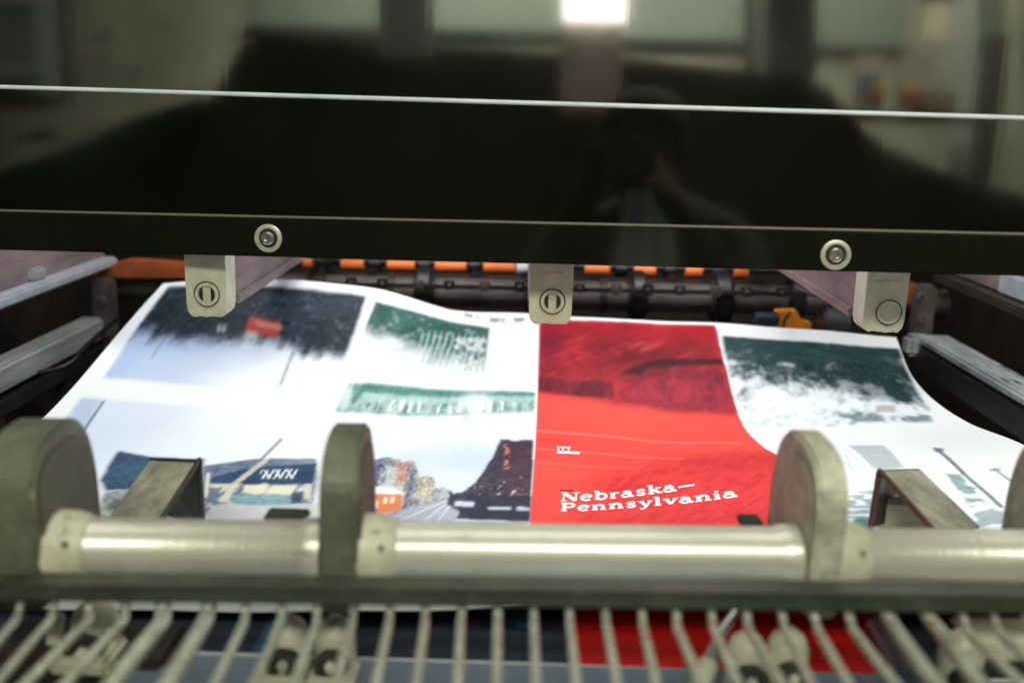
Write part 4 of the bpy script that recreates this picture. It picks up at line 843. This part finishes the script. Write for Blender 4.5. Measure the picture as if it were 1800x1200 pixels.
# ================================================================== the pile the sheets drop onto
g = thing('paper_pile', 'low pile of printed sheets with a red page, seen below the front shaft', 'paper pile')
ZP = CZ - 0.394; YN = 0.655
xl, xr = -0.50, 0.53
for k in range(2):
    dx, dy = random.uniform(-.0015, .0015), random.uniform(-.0012, .0012)
    zz = ZP - 0.0004 - 0.0012*k
    obj('ream_layer', box(((xl + xr)/2 + dx, (YN + 1.36)/2 + dy, zz - 0.0006), (xr - xl, 1.36 - YN, 0.0010)), 'paper_white' if k > 0 else 'paper_white', g)
ns, nt = 420, 140
ps, pt = np.meshgrid(np.linspace(0, 1, ns), np.linspace(0, 1, nt))
PP = np.stack([xl + (xr-xl)*ps, YN + 0.0005 + (1.0 - YN)*(1-pt), np.full(ps.shape, ZP) + 0.0004*np.sin(ps*30)], -1)
PC = np.empty(PP.shape); PC[:] = (0.86, 0.87, 0.88)
nz_ = fbm(ps*40, pt*60, 70)
msk = ((ps > .05) & (ps < .5275) & (pt > .15))[..., None]
PC = np.where(msk, mixc((0.012, 0.018, 0.030), (0.045, 0.055, 0.085), nz_), PC)
bl_ = (((ps > .40) & (ps < .50) & (np.abs(pt - (.62 + (ps-.40)*2.2)) < .035)) | ((ps > .30) & (ps < .315) & (pt > .7)))[..., None]
PC = np.where(bl_, np.array((0.03, 0.12, 0.20)), PC)
ln_ = ((np.abs(pt - .66) < .018) & (ps > .28) & (ps < .515))[..., None]; PC = np.where(ln_, np.array((0.42, 0.42, 0.38)), PC)
rm_ = ((ps > .527) & (ps < .775))[..., None]; PC = np.where((ps > .775)[..., None], mixc((0.012, 0.016, 0.022), (0.04, 0.045, 0.05), nz_), PC)
PC = np.where(rm_, mixc((0.36, 0.004, 0.006), (0.62, 0.018, 0.010), nz_), PC)
rl_ = ((np.abs(pt - .66) < .02) & (ps > .527) & (ps < .80))[..., None]; PC = np.where(rl_, np.array((0.70, 0.10, 0.05)), PC)
link('top_sheet', grid_mesh('top_sheet', PP, PC), 'printed_paper', g)
# ================================================================== the workshop behind the photographer, mirrored in the guard
def slab(pts, Y, th, name, m, parent=None, bevel=0.0):
    q = [mir(x, y, Y) for x, y in pts]
    n = -(mir(900, 300, Y + 1) - mir(900, 300, Y)).normalized() * -1
    return obj(name, prism(q, n*th), m, parent, bevel=bevel)
struct(obj('room_floor', box((0, -0.5, -0.01), (7, 6.5, 0.02)), 'floor_grey'))
WY = 4.9
struct(slab([(-700, -600), (2500, -520), (2500, 1500), (-700, 1420)], WY, 0.08, 'room_wall', 'wall_beige'))
# window band
g = thing('window_band', 'long row of pale greenish windows mirrored along the top of the guard', 'window')
for x0, x1, y0, y1 in ((445, 655, -170, 44), (762, 985, -160, 50), (1104, 1305, -150, 66), (1445, 1590, -140, 78), (1700, 1795, -130, 78)):
    p = slab([(x0, y0), (x1, y0 + 6), (x1, y1 + 5), (x0, y1)], WY - 0.02, 0.01, 'pane', 'window_pane', g)
    slab([(x0 - 12, y1), (x1 + 12, y1 + 6), (x1 + 12, y1 + 22), (x0 - 12, y1 + 16)], WY - 0.06, 0.05, 'sill', 'dark_housing', p)
for i, (x0, x1, y1, Y, m, lb) in enumerate(((662, 757, 100, 4.3, 'column_grey', 'pale grey hanging banner mirrored left of the bright lamp'), (985, 1092, 195, 4.2, 'column_pink', 'pinkish hanging banner mirrored below the bright lamp'),
                                   (1345, 1438, 132, 4.4, 'column_grey', 'pale hanging banner mirrored right of the bright lamp'), (1672, 1722, 196, 4.3, 'column_grey', 'grey post mirrored behind the shelf at upper right'), (1312, 1334, 120, 4.35, 'dark_housing', 'narrow dark post mirrored in upper right half'), (1770, 1800, 420, 4.4, 'wall_beige', 'beige post mirrored at the right picture edge'))):
    q = [mir(x0, -300, Y), mir(x1, -300, Y), mir(x1, y1 + 500, Y), mir(x0, y1 + 500, Y)]
    hang = i < 3; yb = y1 if hang else y1 + 1100
    tag(slab([(x0, -300), (x1, -300), (x1, yb + 3), (x0, yb)], 3.25 if hang else Y, 0.05, 'hanging_banner' if hang else 'column', m, bevel=0.004), lb, 'banner' if hang else 'column', 'hanging banners mirrored in the guard' if hang else 'columns mirrored in the guard')
# lamp
g = thing('tube_lamp', 'bright cream lamp mirrored at the top centre of the guard', 'lamp')
slab([(990, -60), (1101, -58), (1101, 37), (990, 36)], 3.2, 0.04, 'lamp_diffuser', 'lamp_glow', g)
slab([(980, -75), (1111, -73), (1111, -62), (980, -64)], 3.18, 0.10, 'lamp_housing', 'column_grey', g)
# dark press and covers behind the photographer
tag(slab([(430, 62), (700, 80), (985, 92), (1130, 104), (1440, 132), (1492, 190), (1560, 262), (1700, 330), (1900, 400), (1900, 1500), (300, 1500), (300, 330), (352, 205), (395, 120)], 3.4, 0.35, 'machine_cover', 'dark_housing', bevel=0.03),
    'large black machine mirrored across the middle of the guard', 'machine')
tag(slab([(-300, 380), (-60, 318), (120, 255), (230, 205), (345, 172), (420, 190), (430, 1500), (-300, 1500)], 3.55, 0.20, 'draped_cover', 'dark_green', bevel=0.03), 'dark green draped cover mirrored at left', 'cover', 'dark green covers mirrored in the guard')
tag(slab([(1515, 255), (1580, 262), (1660, 300), (1760, 330), (1930, 380), (1930, 1500), (1535, 1500)], 3.55, 0.20, 'draped_cover', 'dark_green', bevel=0.03), 'dark green draped cover mirrored at right', 'cover', 'dark green covers mirrored in the guard')
# notice board and papers on the left wall
g = thing('notice_board', 'grey board with dark frame mirrored at upper left corner', 'notice board')
slab([(-260, -160), (112, -150), (126, 178), (-260, 176)], 4.6, 0.02, 'backing', 'notice_paper', g)
slab([(104, -150), (112, -150), (126, 170), (118, 170)], 4.58, 0.02, 'frame', 'ink_mark', g)
slab([(-200, 8), (70, 8), (70, 14), (-200, 14)], 4.57, 0.02, 'frame', 'ink_mark', g)
slab([(-200, 160), (60, 158), (120, 178), (60, 192), (-200, 192)], 4.5, 0.06, 'tray', 'dark_housing', g)
slab([(-100, 134), (20, 134), (72, 126), (66, 142), (-100, 152)], 4.55, 0.03, 'dark_papers', 'ink_mark', g)
slab([(-100, 20), (62, 16), (70, 110), (-100, 118)], 4.59, 0.005, 'sheet_of_paper', 'column_grey', g)
rr_ = random.Random(3)
g = thing('wall_marks', 'short dark pen marks scattered on the beige wall mirrored at left', 'marks')
for k in range(34):
    x, y = rr_.choice([(155, 105), (180, 60), (235, 120), (330, 105), (350, 85), (300, 60), (250, 30), (60, 235), (140, 70)]); x += rr_.gauss(0, 24); y += rr_.gauss(0, 12)
    if x > 385 or y > 150 or x < 135: continue
    w, h, sk_ = rr_.uniform(4, 13), rr_.uniform(2.0, 4.5), rr_.uniform(-6, 6)
    slab([(x, y), (x + w, y + sk_), (x + w, y + sk_ + h), (x, y + h)], WY - 0.012, 0.004, 'mark', rr_.choice(['ink_mark', 'ink_mark', 'column_grey']), g)
tag(slab([(28, 240), (70, 232), (82, 222), (94, 240), (90, 248), (30, 250)], 3.9, 0.04, 'hand_tool', 'rubber_black', bevel=0.004), 'black hand tool mirrored on the wall at left', 'tool')
# shelf with boxes at upper right
g = tag(slab([(1500, 192), (1742, 200), (1742, 217), (1505, 209)], 4.0, 0.22, 'wall_shelf', 'shelf_cream', bevel=0.006), 'cream shelf mirrored below the pale edge at right', 'shelf')
for x, lb, cs in ((1508, 'small figure built as a plain box in cream, blue and yellow on the mirrored shelf, left one', 'a'), (1588, 'small figure built as a plain box in cream, red and yellow on the mirrored shelf, right one', 'b')):
    t = thing('figure_box', lb, 'box', 'small figures as coloured boxes on the shelf')  # plain boxes stand in for two small figures
    slab([(x, 98), (x + 52, 100), (x + 48, 188), (x - 6, 186)], 3.95, 0.06, 'carton', 'box_cream', t, bevel=0.003)
    if cs == 'a':
        slab([(x + 8, 130), (x + 36, 132), (x + 22, 150), (x + 4, 168)], 3.94, 0.01, 'blue_patch', 'box_blue', t)
        slab([(x + 32, 142), (x + 48, 143), (x + 46, 158), (x + 30, 157)], 3.935, 0.01, 'yellow_patch', 'box_yellow', t)
        slab([(x + 18, 156), (x + 48, 158), (x + 46, 172), (x + 20, 172)], 3.93, 0.01, 'red_patch', 'box_red', t)
    else:
        slab([(x + 6, 146), (x + 24, 146), (x + 24, 158), (x + 8, 160)], 3.94, 0.01, 'yellow_patch', 'box_yellow', t)
        slab([(x - 4, 158), (x + 36, 160), (x + 32, 180), (x - 4, 178)], 3.935, 0.01, 'red_patch', 'box_red', t)
tag(slab([(1628, 160), (1682, 163), (1680, 196), (1624, 194)], 3.93, 0.10, 'carton', 'box_brown', bevel=0.003), 'brown carton on the mirrored shelf', 'carton')
tag(slab([(1634, 6), (1671, 6), (1671, 70), (1622, 70)], 3.9, 0.006, 'paper_tag', 'tag_paper'), 'cream paper tag hanging, mirrored at upper right', 'tag')
tag(slab([(1600, -200), (1690, -200), (1682, 5), (1625, 5)], 3.92, 0.02, 'hanging_strap', 'dark_housing'), 'dark strap above the cream paper tag', 'strap')
tag(slab([(1738, 60), (1775, 60), (1745, 320), (1712, 320)], 3.85, 0.05, 'slanted_post', 'dark_housing', bevel=0.005), 'dark slanted arm mirrored right of the shelf', 'arm')

# ------------------------------------------------------------------ photographer
def skin_body():
    J = {  # joint: (position, radius x, radius y, parent)
     'pelvis': ((.02, -.36, .98), .15, .11, None), 'spine': ((.02, -.35, 1.10), .14, .10, 'pelvis'), 'chest': ((.02, -.33, 1.22), .16, .11, 'spine'), 'upchest': ((.02, -.31, 1.30), .13, .09, 'chest'),
     'neck': ((.01, -.27, 1.375), .055, .055, 'upchest'), 'jaw': ((0, -.225, 1.42), .062, .07, 'neck'), 'head': ((0, -.215, 1.485), .076, .092, 'jaw'), 'crown': ((0, -.225, 1.555), .062, .075, 'head'),
     'lsh': ((-.16, -.31, 1.30), .065, .06, 'upchest'), 'lel': ((-.24, -.16, 1.13), .046, .046, 'lsh'), 'lwr': ((-.085, -.075, 1.375), .027, .03, 'lel'), 'lpalm': ((-.075, -.07, 1.42), .030, .022, 'lwr'),
     'rsh': ((.20, -.31, 1.30), .065, .06, 'upchest'), 'rel': ((.25, -.15, 1.13), .046, .046, 'rsh'), 'rwr': ((.075, -.055, 1.365), .027, .028, 'rel'), 'rpalm': ((.060, -.040, 1.40), .024, .030, 'rwr'),
     'lhip': ((-.08, -.36, .90), .10, .10, 'pelvis'), 'lkn': ((-.10, -.34, .50), .060, .065, 'lhip'), 'lan': ((-.11, -.37, .10), .042, .046, 'lkn'), 'lto': ((-.12, -.22, .035), .040, .030, 'lan'),
     'rhip': ((.12, -.36, .90), .10, .10, 'pelvis'), 'rkn': ((.14, -.34, .50), .060, .065, 'rhip'), 'ran': ((.15, -.37, .10), .042, .046, 'rkn'), 'rto': ((.16, -.22, .035), .040, .030, 'ran')}
    for k in range(4):
        J['lf%d' % k] = ((-.078, -.046 + .0, 1.405 + .019*k), .009, .009, 'lpalm'); J['lg%d' % k] = ((-.072, -.030, 1.407 + .019*k), .008, .008, 'lf%d' % k)
        J['rf%d' % k] = ((.045 - .004*k, -.010 - .019*k, 1.408), .009, .009, 'rpalm'); J['rg%d' % k] = ((.020 - .004*k, -.012 - .019*k, 1.404), .008, .008, 'rf%d' % k)
    J['rth'] = ((.052, -.030, 1.43), .011, .011, 'rpalm'); J['rtt'] = ((.044, -.026, 1.455), .009, .009, 'rth'); J['lth'] = ((-.07, -.088, 1.44), .011, .011, 'lpalm'); J['ltt'] = ((-.055, -.093, 1.455), .009, .009, 'lth')
    names = list(J); vs = [J[n][0] for n in names]; es = [(names.index(J[n][3]), i) for i, n in enumerate(names) if J[n][3]]
    me = bpy.data.meshes.new('tmp'); me.from_pydata(vs, es, []); o = bpy.data.objects.new('tmp', me); COL.objects.link(o)
    o.modifiers.new('skin', 'SKIN'); 
    if not me.skin_vertices: bpy.context.view_layer.update()
    for i, n in enumerate(names):
        sv = me.skin_vertices[0].data[i]; sv.radius = (J[n][1], J[n][2]); sv.use_root = (n == 'pelvis')
    o.modifiers.new('sub', 'SUBSURF').levels = 2
    dg = bpy.context.evaluated_depsgraph_get(); dg.update(); m2 = bpy.data.meshes.new_from_object(o.evaluated_get(dg))
    bpy.data.objects.remove(o); bpy.data.meshes.remove(me)
    return m2
person = thing('person', 'photographer in dark jacket and striped shirt, dimly mirrored in the guard', 'person')
bm_ = skin_body(); bm_.name = 'body'
for n in ('jacket', 'skin'): bm_.materials.append(MATS[n])
for p in bm_.polygons:
    c = p.center; p.use_smooth = True
    p.material_index = 1 if (c.y > -.10 and c.z > 1.385 and c.x > 0) else 0  # face and left hand take the jacket black, shade put into colour
body = bpy.data.objects.new('body', bm_); COL.objects.link(body); body.parent = person
def ellip(c, r, name, m, parent, seg=20):
    bm = bmesh.new(); bmesh.ops.create_uvsphere(bm, u_segments=seg, v_segments=seg//2, radius=1, matrix=Matrix.Translation(Vector(c)) @ Matrix.Diagonal((*r, 1))); return obj(name, bm, m, parent, True)
ellip((0, -.245, 1.53), (.088, .10, .072), 'added_hood', 'jacket', person)  # hood added so the mirrored head stays dark
for sx in (-1, 1): ellip((sx*.030, -.132, 1.488), (.011, .008, .008), 'eye', 'rubber_black', person, 12); ellip((sx*.080, -.225, 1.475), (.010, .020, .030), 'ear', 'jacket', person, 12)
ellip((0, -.130, 1.462), (.012, .016, .020), 'nose', 'jacket', person, 12); ellip((0, -.145, 1.43), (.024, .010, .006), 'mouth', 'jacket', person, 12)
m = mat('striped_shirt', (0.30, 0.36, 0.42), 0.8)
nt = m.node_tree; wv = nt.nodes.new('ShaderNodeTexWave'); wv.inputs['Scale'].default_value = 7; wv.inputs['Distortion'].default_value = 1.5; wv.inputs['Detail'].default_value = 2
ge = nt.nodes.new('ShaderNodeNewGeometry'); nt.links.new(ge.outputs['Position'], wv.inputs['Vector']); cr = nt.nodes.new('ShaderNodeValToRGB')
cr.color_ramp.elements[0].color = (0.52, 0.66, 0.76, 1); cr.color_ramp.elements[1].color = (0.95, 0.95, 0.70, 1); cr.color_ramp.elements[0].position = .45; cr.color_ramp.elements[1].position = .75
nt.links.new(wv.outputs['Fac'], cr.inputs['Fac']); nt.links.new(cr.outputs['Color'], nt.nodes['Principled BSDF'].inputs['Base Color'])
def shirt_grid():
    P = np.zeros((24, 16, 3))
    for i in range(24):
        v = i/23; hw = 0.040 + 0.050*v; z = 1.392 - 0.30*v
        for j in range(16):
            u = j/15*2-1; P[i, j] = (.02 + u*hw, -.135 - .03*u*u + .004*math.sin(u*14 + v*6), z)
    return P
g_ = grid_mesh('shirt_front', shirt_grid(), np.full((24, 16, 3), .5)); link('shirt_front', g_, 'striped_shirt', person)
camt = thing('camera_body', 'black camera held up by the mirrored photographer', 'camera')
obj('casing', box((0, -.078, CZ), (.135, .055, .095)), 'rubber_black', camt, bevel=.008); obj('prism_hump', box((0, -.075, CZ + .058), (.055, .05, .03)), 'rubber_black', camt, bevel=.008)
obj('lens_barrel', lathe((0, -.055, CZ), (0, 1, 0), [(0, .034), (.02, .034), (.022, .036), (.045, .036), (.047, .033), (.050, .033), (.050, .029), (.040, .026), (.040, 0)], 40), 'rubber_black', camt, True)
